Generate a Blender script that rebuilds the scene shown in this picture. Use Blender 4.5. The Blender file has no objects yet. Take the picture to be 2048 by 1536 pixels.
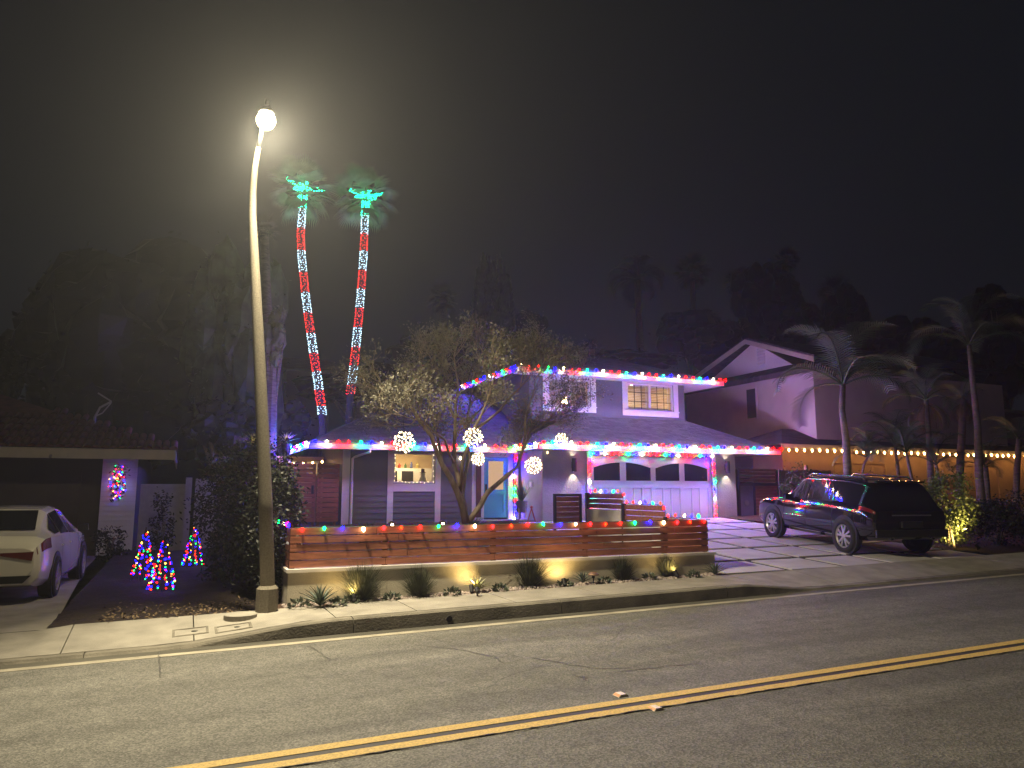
import bpy, math, random
from mathutils import Vector, Matrix
random.seed(7)
sc = bpy.context.scene
COL = sc.collection
rad = math.radians
# ------------------------------------------------------------------ camera
CAM_H = 1.85
PITCH = math.atan(213 / 1479.0)
YAW = rad(23.9)
cd = bpy.data.cameras.new('camera'); cam = bpy.data.objects.new('camera', cd); COL.objects.link(cam)
cd.sensor_width = 36; cd.lens = 36 * 1479 / 2048; cd.clip_start = 0.1; cd.clip_end = 1200
cam.location = (0, 0, CAM_H); cam.rotation_euler = (rad(90) + PITCH, 0, -YAW)
sc.camera = cam
# ------------------------------------------------------------------ night sky (no sun: it is night)
SKY_GLOW = (0.0044, 0.0052, 0.0074)
w = bpy.data.worlds.new('World'); sc.world = w; w.use_nodes = True
nt = w.node_tree; nt.nodes.clear()
out = nt.nodes.new('ShaderNodeOutputWorld'); bg = nt.nodes.new('ShaderNodeBackground')
sky = nt.nodes.new('ShaderNodeTexSky'); sky.sky_type = 'NISHITA'; sky.sun_disc = False
sky.sun_elevation = rad(-8); sky.sun_rotation = rad(200)
mx = nt.nodes.new('ShaderNodeMix'); mx.data_type = 'RGBA'; mx.blend_type = 'ADD'; mx.inputs['Factor'].default_value = 1
sm = nt.nodes.new('ShaderNodeMix'); sm.data_type = 'RGBA'; sm.blend_type = 'MULTIPLY'; sm.inputs['Factor'].default_value = 1
nt.links.new(sky.outputs[0], sm.inputs[6]); sm.inputs[7].default_value = (0.05, 0.05, 0.05, 1)
nt.links.new(sm.outputs[2], mx.inputs[6]); mx.inputs[7].default_value = (*SKY_GLOW, 1)
nt.links.new(mx.outputs[2], bg.inputs[0]); bg.inputs[1].default_value = 1.0
nt.links.new(bg.outputs[0], out.inputs[0])
# ------------------------------------------------------------------ exposure / render
sc.view_settings.view_transform = 'Standard'; sc.view_settings.look = 'None'
sc.view_settings.exposure = 0; sc.view_settings.gamma = 1; sc.view_settings.use_curve_mapping = False
sc.render.engine = 'CYCLES'
cy = sc.cycles
cy.use_denoising = True; cy.use_adaptive_sampling = True; cy.adaptive_threshold = 0.015
cy.max_bounces = 5; cy.diffuse_bounces = 2; cy.glossy_bounces = 3; cy.transmission_bounces = 3
cy.transparent_max_bounces = 8; cy.volume_bounces = 0; cy.sample_clamp_indirect = 3.0; cy.sample_clamp_direct = 60
cy.caustics_reflective = False; cy.caustics_refractive = False; cy.use_light_tree = True
# light levels, all in one place
LAMP_I = 1000          # street lamp lens radiance
EAVE_I = 1700            # C9 bulbs on the eaves
DOOR_I = 560            # bulbs round the garage door and the entry
FENCE_I = 45           # bulbs on the front fence
STEP_I = 30
PALM_I = 34
MINI_I = 14
WARM_I = 60
BALL_I = 7
UP_W = 9               # ground spot, watts
SCONCE_W = 60
HAZE = 0.0014
LAMP_SPOT = 5200       # the street lamp's downward throw, watts

# ------------------------------------------------------------------ survey helpers: a sight line through the photo meets a plane
FW = Vector((math.sin(YAW) * math.cos(PITCH), math.cos(YAW) * math.cos(PITCH), math.sin(PITCH)))
RT = Vector((math.cos(YAW), -math.sin(YAW), 0)); UPV = RT.cross(FW)
CP = Vector((0, 0, CAM_H))
def ray(x, y): return FW * 1479 + RT * (x - 1024) - UPV * (y - 768)
def atY(x, y, Y): d = ray(x, y); return CP + d * (Y / d.y)
def atX(x, y, X): d = ray(x, y); return CP + d * (X / d.x)
G = 0.0145
def drive_z(X, Y): return 0.30 + 0.004 * X + 0.06 * (Y - 11.3)
def onp(x, y, z0, gx=0, gy=0):
    d = ray(x, y); t = (z0 - CAM_H) / (d.z - gx * d.x - gy * d.y); return CP + d * t
def ondrive(x, y): return onp(x, y, 0.30 - 0.06 * 11.3, 0.004, 0.06)
def lerp(a, b, t): return a + (b - a) * t
def U(a, b): return random.uniform(a, b)

# ------------------------------------------------------------------ materials
MATS = {}
def mat(name, col, rough=0.7, metal=0.0, noise=0.0, nscale=8.0, bump=0.0, bscale=60.0, coat=0.0, spec=0.5, trans=0.0, detail=4.0, stretch=None, col2=None):
    if name in MATS: return MATS[name]
    m = bpy.data.materials.new(name); m.use_nodes = True; n = m.node_tree.nodes; l = m.node_tree.links
    b = n['Principled BSDF']; b.inputs['Base Color'].default_value = (*col, 1); b.inputs['Roughness'].default_value = rough
    b.inputs['Metallic'].default_value = metal; b.inputs['Coat Weight'].default_value = coat; b.inputs['Coat Roughness'].default_value = 0.03
    b.inputs['Specular IOR Level'].default_value = spec
    if noise or bump:
        tc = n.new('ShaderNodeTexCoord'); src = tc.outputs['Object']
        if stretch:
            mp = n.new('ShaderNodeMapping'); mp.inputs['Scale'].default_value = stretch; l.new(src, mp.inputs[0]); src = mp.outputs[0]
    if noise:
        t = n.new('ShaderNodeTexNoise'); t.inputs['Scale'].default_value = nscale; t.inputs['Detail'].default_value = detail; l.new(src, t.inputs['Vector'])
        r = n.new('ShaderNodeValToRGB'); e = r.color_ramp.elements
        c2 = col2 or tuple(min(1, c * (1 + noise)) for c in col)
        e[0].position = 0.3; e[1].position = 0.7
        e[0].color = (*[c * (1 - noise) for c in col], 1); e[1].color = (*c2, 1)
        l.new(t.outputs[0], r.inputs[0]); l.new(r.outputs[0], b.inputs['Base Color'])
    if bump:
        t2 = n.new('ShaderNodeTexNoise'); t2.inputs['Scale'].default_value = bscale; t2.inputs['Detail'].default_value = 3; l.new(src, t2.inputs['Vector'])
        bp = n.new('ShaderNodeBump'); bp.inputs['Strength'].default_value = bump; bp.inputs['Distance'].default_value = 0.02
        l.new(t2.outputs[0], bp.inputs['Height']); l.new(bp.outputs[0], b.inputs['Normal'])
    MATS[name] = m; return m
def emat(name, col, s):
    key = '%s_%g' % (name, s)
    if key in MATS: return MATS[key]
    m = bpy.data.materials.new(key); m.use_nodes = True; n = m.node_tree.nodes; n.clear()
    e = n.new('ShaderNodeEmission'); o = n.new('ShaderNodeOutputMaterial'); e.inputs[0].default_value = (*col, 1); e.inputs[1].default_value = s
    m.node_tree.links.new(e.outputs[0], o.inputs[0]); MATS[key] = m; return m
def glassmat(name, tint, gl=0.12):
    if name in MATS: return MATS[name]
    m = bpy.data.materials.new(name); m.use_nodes = True; n = m.node_tree.nodes; n.clear(); l = m.node_tree.links
    o = n.new('ShaderNodeOutputMaterial'); t = n.new('ShaderNodeBsdfTransparent'); t.inputs[0].default_value = (*tint, 1)
    g = n.new('ShaderNodeBsdfGlossy'); g.inputs['Roughness'].default_value = 0.03; g.inputs[0].default_value = (0.9, 0.9, 0.9, 1)
    x = n.new('ShaderNodeMixShader'); lw = n.new('ShaderNodeLayerWeight'); lw.inputs[0].default_value = 0.25
    l.new(lw.outputs['Fresnel'], x.inputs[0]); l.new(t.outputs[0], x.inputs[1]); l.new(g.outputs[0], x.inputs[2]); l.new(x.outputs[0], o.inputs[0])
    MATS[name] = m; return m

def asphalt_mat():
    m = bpy.data.materials.new('asphalt'); m.use_nodes = True; n = m.node_tree.nodes; l = m.node_tree.links; b = n['Principled BSDF']
    tc = n.new('ShaderNodeTexCoord')
    def noise(scale, detail=3, st=None, dist=0):
        src = tc.outputs['Object']
        if st: mp = n.new('ShaderNodeMapping'); mp.inputs['Scale'].default_value = st; l.new(src, mp.inputs[0]); src = mp.outputs[0]
        t = n.new('ShaderNodeTexNoise'); t.inputs['Scale'].default_value = scale; t.inputs['Detail'].default_value = detail; t.inputs['Distortion'].default_value = dist; l.new(src, t.inputs['Vector']); return t.outputs[0]
    def ramp(s, a, b_, ca, cb):
        r = n.new('ShaderNodeValToRGB'); e = r.color_ramp.elements; e[0].position = a; e[1].position = b_; e[0].color = (*ca, 1); e[1].color = (*cb, 1); l.new(s, r.inputs[0]); return r.outputs[0]
    def mul(a, c):
        x = n.new('ShaderNodeMix'); x.data_type = 'RGBA'; x.blend_type = 'MULTIPLY'; x.inputs['Factor'].default_value = 1; l.new(a, x.inputs[6]); l.new(c, x.inputs[7]); return x.outputs[2]
    g3 = lambda v: (v, v, v)
    v = n.new('ShaderNodeTexVoronoi'); v.inputs['Scale'].default_value = 70; l.new(tc.outputs['Object'], v.inputs['Vector'])
    agg = ramp(v.outputs['Color'], 0.25, 0.95, (0.095, 0.093, 0.088), (0.225, 0.22, 0.205))
    big = ramp(noise(0.9, 5, (0.25, 1.6, 1), 0.6), 0.35, 0.62, g3(0.74), g3(1.10))
    mid = ramp(noise(5, 4), 0.3, 0.7, g3(0.82), g3(1.1))
    vc = n.new('ShaderNodeTexVoronoi'); vc.feature = 'DISTANCE_TO_EDGE'; vc.inputs['Scale'].default_value = 0.42
    wv = n.new('ShaderNodeMix'); wv.data_type = 'RGBA'; wv.inputs['Factor'].default_value = 0.12
    nz = n.new('ShaderNodeTexNoise'); nz.inputs['Scale'].default_value = 2.5; nz.inputs['Detail'].default_value = 5; l.new(tc.outputs['Object'], nz.inputs['Vector'])
    l.new(tc.outputs['Object'], wv.inputs[6]); l.new(nz.outputs['Color'], wv.inputs[7]); l.new(wv.outputs[2], vc.inputs['Vector'])
    cr = ramp(vc.outputs['Distance'], 0.0, 0.004, g3(0.6), g3(1))
    msk = ramp(noise(0.35, 2), 0.5, 0.56, g3(1), g3(0))
    crm = n.new('ShaderNodeMix'); crm.data_type = 'RGBA'; l.new(msk, crm.inputs['Factor']); l.new(cr, crm.inputs[6]); crm.inputs[7].default_value = (1, 1, 1, 1)
    c = mul(mul(mul(agg, big), mid), crm.outputs[2]); l.new(c, b.inputs['Base Color'])
    b.inputs['Roughness'].default_value = 0.75; b.inputs['Specular IOR Level'].default_value = 0.35
    bp = n.new('ShaderNodeBump'); bp.inputs['Strength'].default_value = 0.6; bp.inputs['Distance'].default_value = 0.006; l.new(v.outputs['Distance'], bp.inputs['Height']); l.new(bp.outputs[0], b.inputs['Normal'])
    MATS['asphalt'] = m; return m
def shingle_mat():
    m = bpy.data.materials.new('shingle'); m.use_nodes = True; n = m.node_tree.nodes; l = m.node_tree.links; b = n['Principled BSDF']
    tc = n.new('ShaderNodeTexCoord'); br = n.new('ShaderNodeTexBrick'); br.inputs['Scale'].default_value = 1.0
    br.inputs['Brick Width'].default_value = 0.3; br.inputs['Row Height'].default_value = 0.14; br.inputs['Mortar Size'].default_value = 0.006
    br.inputs['Color1'].default_value = (0.05, 0.048, 0.055, 1); br.inputs['Color2'].default_value = (0.10, 0.095, 0.10, 1); br.inputs['Mortar'].default_value = (0.03, 0.03, 0.03, 1)
    l.new(tc.outputs['Object'], br.inputs['Vector']); l.new(br.outputs[0], b.inputs['Base Color']); b.inputs['Roughness'].default_value = 0.9
    t = n.new('ShaderNodeTexNoise'); t.inputs['Scale'].default_value = 7; t.inputs['Detail'].default_value = 6; l.new(tc.outputs['Object'], t.inputs['Vector'])
    bp = n.new('ShaderNodeBump'); bp.inputs['Strength'].default_value = 0.9; bp.inputs['Distance'].default_value = 0.05; l.new(t.outputs[0], bp.inputs['Height']); l.new(bp.outputs[0], b.inputs['Normal'])
    MATS['shingle'] = m; return m

ASPH = asphalt_mat(); SHING = shingle_mat()
CONC = mat('concrete', (0.29, 0.27, 0.24), 0.85, noise=0.22, nscale=2.5, bump=0.35, bscale=90, detail=8)
KERBM = mat('kerb_concrete', (0.17, 0.155, 0.13), 0.9, noise=0.4, nscale=2.2, bump=0.5, bscale=40, detail=8)
GUTM = mat('gutter_stain', (0.075, 0.07, 0.058), 0.85, noise=0.45, nscale=1.5, bump=0.4, bscale=50, detail=8, stretch=(0.4, 2, 1))
LIPM = mat('gutter_lip', (0.34, 0.31, 0.25), 0.85, noise=0.25, nscale=4, bump=0.3, detail=8)
DRIVE = mat('driveway_concrete', (0.50, 0.48, 0.48), 0.75, noise=0.14, nscale=1.6, bump=0.25, bscale=80, detail=8)
RIBBON = mat('ribbon_gravel', (0.02, 0.02, 0.022), 0.95, noise=0.4, nscale=40, bump=0.8, bscale=70)
SOIL = mat('mulch', (0.06, 0.03, 0.02), 0.95, noise=0.6, nscale=25, bump=1.0, bscale=35)
EARTH = mat('earth', (0.035, 0.035, 0.025), 0.95, noise=0.5, nscale=2, bump=0.6, bscale=10)
YELLOW = mat('road_yellow', (0.54, 0.37, 0.11), 0.7, noise=0.3, nscale=55, bump=0.3, bscale=80, detail=10)
BLACKLINE = mat('road_black', (0.035, 0.032, 0.036), 0.7, noise=0.3, nscale=30)
STUCCO = mat('wall_stucco', (0.56, 0.52, 0.42), 0.85, noise=0.12, nscale=3, bump=0.5, bscale=70)
CAPM = mat('wall_cap', (0.62, 0.58, 0.55), 0.75, noise=0.1, nscale=4)
WOOD = mat('redwood', (0.25, 0.088, 0.05), 0.55, noise=0.35, nscale=2.2, bump=0.25, bscale=8, detail=8, stretch=(1, 6, 9))
WOODP = mat('redwood_post', (0.12, 0.04, 0.02), 0.6, noise=0.3, nscale=3)
OLDWOOD = mat('weathered_wood', (0.16, 0.10, 0.07), 0.85, noise=0.3, nscale=3, bump=0.3, bscale=10, stretch=(8, 8, 1))
SIDING = mat('siding_paint', (0.115, 0.118, 0.135), 0.6, noise=0.08, nscale=2, bump=0.12, bscale=30)
WHITE = mat('white_paint', (0.72, 0.70, 0.70), 0.5, noise=0.05, nscale=2)
GARWHITE = mat('garage_white', (0.72, 0.70, 0.74), 0.45, noise=0.04, nscale=1.5)
GREYST = mat('grey_stucco', (0.30, 0.285, 0.275), 0.9, noise=0.12, nscale=2.2, bump=0.7, bscale=28)
TEAL = mat('teal_paint', (0.08, 0.36, 0.50), 0.4, noise=0.05, nscale=2)
DARKMETAL = mat('dark_metal', (0.03, 0.028, 0.03), 0.5, metal=0.3)
GREYGATE = mat('grey_gate', (0.15, 0.15, 0.19), 0.6, noise=0.08)
DARKGLASS = mat('dark_glass', (0.012, 0.012, 0.018), 0.06, spec=0.7)
PANE = glassmat('window_pane', (0.92, 0.93, 0.92))
POLEM = mat('pole_concrete', (0.18, 0.158, 0.122), 0.85, noise=0.22, nscale=45, bump=0.4, bscale=70, detail=6)
GREYMETAL = mat('grey_metal', (0.25, 0.25, 0.25), 0.5, metal=0.6)
PLASTER = mat('neighbour_plaster', (0.68, 0.63, 0.60), 0.9, noise=0.06, nscale=1.5, bump=0.35, bscale=30)
TANPL = mat('tan_plaster', (0.40, 0.27, 0.16), 0.9, noise=0.1, nscale=2, bump=0.3, bscale=30)
NBDARK = mat('neighbour_garage', (0.085, 0.07, 0.065), 0.8, noise=0.1, nscale=1.5)
CREAM = mat('cream_trim', (0.42, 0.38, 0.30), 0.7, noise=0.1, nscale=3)
TERRA = mat('terracotta', (0.12, 0.03, 0.022), 0.8, noise=0.35, nscale=4)
BARK = mat('olive_bark', (0.34, 0.27, 0.20), 0.9, noise=0.35, nscale=9, bump=0.9, bscale=22, stretch=(1, 1, 0.35))
PBARK = mat('palm_bark', (0.20, 0.165, 0.13), 0.9, noise=0.35, nscale=5, bump=0.9, bscale=12, stretch=(1, 1, 4))
TWIG = mat('twig', (0.32, 0.26, 0.19), 0.9)
OLIVE = mat('olive_leaf', (0.20, 0.19, 0.15), 0.6, noise=0.5, nscale=3)
DKLEAF = mat('dark_leaf', (0.009, 0.012, 0.007), 0.6, noise=0.5, nscale=1.2)
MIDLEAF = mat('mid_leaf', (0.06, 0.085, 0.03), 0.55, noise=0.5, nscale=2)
PALMLEAF = mat('palm_leaf', (0.07, 0.12, 0.055), 0.45, noise=0.4, nscale=2)
DRYPALM = mat('dry_palm', (0.16, 0.11, 0.06), 0.8, noise=0.4, nscale=3)
AGAVEL = mat('agave_leaf', (0.075, 0.10, 0.075), 0.5, noise=0.25, nscale=6)
AGAVEP = mat('pale_agave_leaf', (0.26, 0.27, 0.14), 0.5, noise=0.2, nscale=6)
GRASSB = mat('grass_blade', (0.07, 0.08, 0.045), 0.6, noise=0.5, nscale=5)
STONEM = mat('pebble', (0.42, 0.35, 0.33), 0.8, noise=0.5, nscale=14)
BLACKPAINT = mat('black_car_paint', (0.004, 0.004, 0.006), 0.09, coat=0.6, spec=0.5)
WHITEPAINT = mat('white_car_paint', (0.74, 0.72, 0.68), 0.25, coat=1.0)
TYRE = mat('tyre_rubber', (0.012, 0.012, 0.012), 0.85)
ALLOY = mat('alloy', (0.62, 0.60, 0.63), 0.28, metal=0.7)
CHROME = mat('chrome', (0.75, 0.75, 0.76), 0.15, metal=1.0)
BLACKPL = mat('black_plastic', (0.012, 0.012, 0.013), 0.6)
REDLENS = mat('red_lens', (0.12, 0.008, 0.008), 0.12, spec=0.6)
WARMWALL = mat('interior_wall', (0.62, 0.48, 0.30), 0.8)

# ------------------------------------------------------------------ mesh builder
class MB:
    def __init__(s): s.v = []; s.f = []; s.m = []; s.cm = 0
    def add(s, vs, fs):
        o = len(s.v); s.v += [tuple(p) for p in vs]
        for f in fs: s.f.append(tuple(i + o for i in f)); s.m.append(s.cm)
    def box(s, p0, p1):
        (a, b, c), (d, e, f) = p0, p1
        if a > d: a, d = d, a
        if b > e: b, e = e, b
        if c > f: c, f = f, c
        s.add([(a, b, c), (d, b, c), (d, e, c), (a, e, c), (a, b, f), (d, b, f), (d, e, f), (a, e, f)],
              [(0, 3, 2, 1), (4, 5, 6, 7), (0, 1, 5, 4), (1, 2, 6, 5), (2, 3, 7, 6), (3, 0, 4, 7)]); return s
    def hexa(s, b, t):  # 4 bottom points, 4 top points
        s.add(list(b) + list(t), [(0, 3, 2, 1), (4, 5, 6, 7), (0, 1, 5, 4), (1, 2, 6, 5), (2, 3, 7, 6), (3, 0, 4, 7)]); return s
    def prism(s, poly, ext):
        n = len(poly); e = Vector(ext); vs = [Vector(p) for p in poly]; vs = vs + [p + e for p in vs]
        s.add(vs, [tuple(range(n))[::-1], tuple(range(n, 2 * n))] + [(i, (i + 1) % n, n + (i + 1) % n, n + i) for i in range(n)]); return s
    def poly(s, pts): s.add(pts, [tuple(range(len(pts)))]); return s
    def tube(s, pts, r, n=8, cap=True):
        pts = [Vector(p) for p in pts]; k = len(pts); rs = r if isinstance(r, (list, tuple)) else [r] * k
        vs = []; ref = None
        for i, p in enumerate(pts):
            d = (pts[min(i + 1, k - 1)] - pts[max(i - 1, 0)])
            d = d.normalized() if d.length > 1e-9 else Vector((0, 0, 1))
            if ref is None: ref = Vector((1, 0, 0)) if abs(d.x) < 0.9 else Vector((0, 1, 0))
            u = (ref - d * ref.dot(d)); u = u.normalized() if u.length > 1e-6 else d.orthogonal().normalized(); ref = u; q = d.cross(u)
            for j in range(n):
                a = 2 * math.pi * j / n; vs.append(p + (u * math.cos(a) + q * math.sin(a)) * rs[i])
        fs = []
        for i in range(k - 1):
            for j in range(n): fs.append((i * n + j, i * n + (j + 1) % n, (i + 1) * n + (j + 1) % n, (i + 1) * n + j))
        if cap: fs += [tuple(range(n))[::-1], tuple(range((k - 1) * n, k * n))]
        s.add(vs, fs); return s
    def lathe(s, prof, o=(0, 0, 0), n=16, axis='z'):
        vs = []; o = Vector(o)
        for r, z in prof:
            for j in range(n):
                a = 2 * math.pi * j / n; c, d = r * math.cos(a), r * math.sin(a)
                vs.append(o + (Vector((c, d, z)) if axis == 'z' else Vector((c, z, d)) if axis == 'y' else Vector((z, c, d))))
        fs = []
        for i in range(len(prof) - 1):
            for j in range(n): fs.append((i * n + j, i * n + (j + 1) % n, (i + 1) * n + (j + 1) % n, (i + 1) * n + j))
        s.add(vs, fs); return s
    def octa(s, c, r, h=None):
        h = h or r; x, y, z = c
        s.add([(x + r, y, z), (x, y + r, z), (x - r, y, z), (x, y - r, z), (x, y, z + h), (x, y, z - h)],
              [(0, 1, 4), (1, 2, 4), (2, 3, 4), (3, 0, 4), (1, 0, 5), (2, 1, 5), (3, 2, 5), (0, 3, 5)]); return s
    def leaf(s, c, d, nrm, L, W):
        d = d.normalized(); t = d.cross(nrm); t = t.normalized() if t.length > 1e-5 else d.orthogonal().normalized()
        c = Vector(c); s.add([c, c + d * L * .5 + t * W * .5, c + d * L, c + d * L * .5 - t * W * .5], [(0, 1, 2, 3)])
    def blade(s, b, dirn, L, W, droop=0.3, seg=4, side=None):
        b = Vector(b); d = Vector(dirn).normalized(); t = side or d.cross(Vector((0, 0, 1)))
        t = t.normalized() if t.length > 1e-4 else Vector((1, 0, 0)); vs = []; p = b
        for i in range(seg + 1):
            u = i / seg; ww = W * (1 - u ** 1.5) * .5
            vs += [p - t * ww, p + t * ww]
            d2 = (d + Vector((0, 0, -1)) * droop * 2 * u * u).normalized(); p = p + d2 * (L / seg)
        s.add(vs, [(2 * i, 2 * i + 1, 2 * i + 3, 2 * i + 2) for i in range(seg)])
    def mesh(s, name, mats, smooth=False, org=(0, 0, 0)):
        me = bpy.data.meshes.new(name); ox, oy, oz = org
        me.from_pydata([(x - ox, y - oy, z - oz) for x, y, z in s.v], [], s.f)
        for m in (mats if isinstance(mats, (list, tuple)) else [mats]): me.materials.append(m)
        if any(s.m): me.polygons.foreach_set('material_index', s.m)
        if smooth: me.polygons.foreach_set('use_smooth', [True] * len(me.polygons))
        me.update(); return me
    def build(s, name, mats, parent=None, smooth=False, local=False, kind=None):
        o = bpy.data.objects.new(name, None if not s.v else s.mesh(name, mats, smooth, (0, 0, 0) if (local or parent is None) else root_loc(parent)))
        COL.objects.link(o)
        if parent: o.parent = parent
        if kind: o['kind'] = kind
        return o
def root_loc(o):
    while o.parent: o = o.parent
    return o.location
def thing(name, label, cat, loc=(0, 0, 0), rotz=0, group=None):
    o = bpy.data.objects.new(name, None); COL.objects.link(o); o.location = loc; o.rotation_euler = (0, 0, rotz)
    o.empty_display_size = 0.2; o['label'] = label; o['category'] = cat
    if group: o['group'] = group
    return o
def tag(o, label, cat, group=None):
    o['label'] = label; o['category'] = cat
    if group: o['group'] = group
    return o
def struct(o): o['kind'] = 'structure'; return o
def inst(name, me, loc, parent, rot=None, scale=None):
    o = bpy.data.objects.new(name, me); COL.objects.link(o); o.parent = parent; o.location = Vector(loc) - Vector(root_loc(parent))
    if rot is not None: o.rotation_euler = rot
    if scale is not None: o.scale = scale if not isinstance(scale, (int, float)) else (scale,) * 3
    return o
def copy_tree(o, parent=None):
    c = o.copy(); COL.objects.link(c); c.parent = parent
    for ch in list(o.children): copy_tree(ch, c)
    return c
def wallgrid(mb, x0, x1, z0, z1, y0, y1, holes):  # wall along X with rectangular openings
    xs = sorted({x0, x1, *[h[0] for h in holes], *[h[1] for h in holes]})
    for a, b in zip(xs, xs[1:]):
        cuts = sorted([(h[2], h[3]) for h in holes if h[0] < (a + b) / 2 < h[1]]); z = z0
        for c, d in cuts:
            if c > z: mb.box((a, y0, z), (b, y1, c))
            z = d
        if z < z1: mb.box((a, y0, z), (b, y1, z1))
# ================================================================== SETTING
def gz(X): return G * X
X0, X1 = -34.0, 60.0
# ground sheet, rising to a hill behind the houses
mb = MB(); NX, NY = 40, 44
def base_h(x, y):
    if y < 22: return 0.0145 * x * (1 if abs(x) < 60 else 60 / abs(x)) - 0.35
    r = 0.35 + 0.0145 * x * (1 if abs(x) < 60 else 60 / abs(x)) - 0.3
    return r + max(0, y - 27) * 0.10 + 1.2 * math.sin(x * 0.09) * min(1, max(0, (y - 30) / 20))
xs = [lerp(-75, 105, i / NX) for i in range(NX + 1)]; ys = [lerp(-20, 140, j / NY) for j in range(NY + 1)]
vs = [(x, y, base_h(x, y)) for y in ys for x in xs]
mb.add(vs, [(j * (NX + 1) + i, j * (NX + 1) + i + 1, (j + 1) * (NX + 1) + i + 1, (j + 1) * (NX + 1) + i) for j in range(NY) for i in range(NX)])
struct(mb.build('ground', EARTH, smooth=True))
def strip(name, m, y0, y1, dz0, dz1=None, x0=X0, x1=X1, thick=0.0, n=1):
    dz1 = dz0 if dz1 is None else dz1; b = MB()
    for i in range(n):
        a, c = lerp(x0, x1, i / n), lerp(x0, x1, (i + 1) / n)
        if thick: b.hexa([(a, y0, gz(a) + dz0 - thick), (c, y0, gz(c) + dz0 - thick), (c, y1, gz(c) + dz1 - thick), (a, y1, gz(a) + dz1 - thick)], [(a, y0, gz(a) + dz0), (c, y0, gz(c) + dz0), (c, y1, gz(c) + dz1), (a, y1, gz(a) + dz1)])
        else: b.add([(a, y0, gz(a) + dz0), (c, y0, gz(c) + dz0), (c, y1, gz(c) + dz1), (a, y1, gz(a) + dz1)], [(0, 1, 2, 3)])
    return b.build(name, m)
struct(strip('road', ASPH, 1.3, 9.50, 0.0))
# markings: two yellow lines with a dark gap
struct(strip('lane_marking', BLACKLINE, 5.47, 5.73, 0.004))
struct(strip('lane_marking', YELLOW, 5.645, 5.765, 0.008))
struct(strip('lane_marking', YELLOW, 5.435, 5.555, 0.008))
b = MB(); x = -1.0; yv = 5.425; cv = []
while x < 9: cv.append((x, yv + U(-.012, .012), U(.003, .009))); x += U(.04, .12)
for (xa, ya, wa_), (xb, yb, wb2) in zip(cv, cv[1:]): b.poly([(xa, ya - wa_, gz(xa) + .010), (xb, yb - wb2, gz(xb) + .010), (xb, yb + wb2, gz(xb) + .010), (xa, ya + wa_, gz(xa) + .010)])
struct(b.build('road_crack', BLACKLINE))
TAR = mat('tar_seal', (.05, .049, .047), .6)
for line in ([(827, 1291), (905, 1297), (988, 1314), (1010, 1330)], [(1060, 1316), (1130, 1328), (1195, 1338), (1270, 1336)], [(615, 1291), (640, 1306), (661, 1322)], [(315, 1306), (322, 1330), (316, 1362)], [(1150, 1352), (1170, 1356), (1178, 1366)], [(1230, 1345), (1340, 1332), (1420, 1327)]):
    q = [onp(x, y, 0, G) for x, y in line]; cv = []
    for a_, c_ in zip(q, q[1:]):
        for i in range(7): p = lerp(a_, c_, i / 7); cv.append(Vector((p.x + U(-.02, .02), p.y + U(-.02, .02), 0)))
    b = MB()
    for a_, c_ in zip(cv, cv[1:]):
        d = (c_ - a_).normalized(); n_ = Vector((-d.y, d.x, 0)) * U(.004, .009); b.poly([(v.x, v.y, gz(v.x) + .004) for v in (a_ - n_, c_ - n_, c_ + n_, a_ + n_)])
    struct(b.build('road_crack', TAR))
struct(strip('gutter_lip', LIPM, 9.50, 9.66, 0.004, 0.0, thick=0.1))
struct(strip('gutter', GUTM, 9.662, 9.92, 0.0, -0.01, thick=0.1))
# kerb: full height along the garden, dropped at the two driveways
def kerb_h(X):
    def ss(t): t = max(0, min(1, t)); return t * t * (3 - 2 * t)
    return 0.022 + 0.150 * min(ss((X + 0.15) / 2.1), 1 - ss((X - 8.5) / 1.7))
kroot = bpy.data.objects.new('kerb', None); COL.objects.link(kroot); struct(kroot)
xk = X0
while xk < X1:
    ln = 3.05 if -8 < xk < 24 else 9; b = MB(); k = 8; a = xk + 0.006; c = xk + ln - 0.006
    if -8 < xk < 24:
        pts = []
        for i in range(k + 1):
            x = lerp(a, c, i / k); h = kerb_h(x); z = gz(x); pts.append([(x, 9.922, z - 0.1), (x, 9.922 + 0.1 * h * 0.3, z - 0.01), (x, 9.922 + 0.02 + 0.22 * h * .35, z + h - 0.02), (x, 9.965 + h * .1, z + h), (x, 10.10, z + h + 0.002), (x, 10.10, z - 0.1)])
        v = [p for r in pts for p in r]; f = [(i * 6 + j, (i + 1) * 6 + j, (i + 1) * 6 + (j + 1) % 6, i * 6 + (j + 1) % 6) for i in range(k) for j in range(6)] + [tuple(range(6)), tuple(range(k * 6, k * 6 + 6))[::-1]]
        b.add(v, f)
    else:
        b.hexa([(a, 9.93, gz(a) - .1), (c, 9.93, gz(c) - .1), (c, 10.1, gz(c) - .1), (a, 10.1, gz(a) - .1)], [(a, 9.93, gz(a) + .02), (c, 9.93, gz(c) + .02), (c, 10.1, gz(c) + .02), (a, 10.1, gz(a) + .02)])
    b.build('kerb_section', KERBM, kroot, local=True); xk += ln
# drain mouth in the kerb face
b = MB(); p = atY(899, 1238, 9.925); b.lathe([(0.0, -0.004), (0.034, -0.004), (0.034, 0.05), (0.042, 0.05), (0.042, -0.006), (0.034, -0.006)], p, 14, 'y')
tag(b.build('drain_pipe', BLACKPL), 'small round drain pipe mouth set in the kerb face', 'drain')
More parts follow.
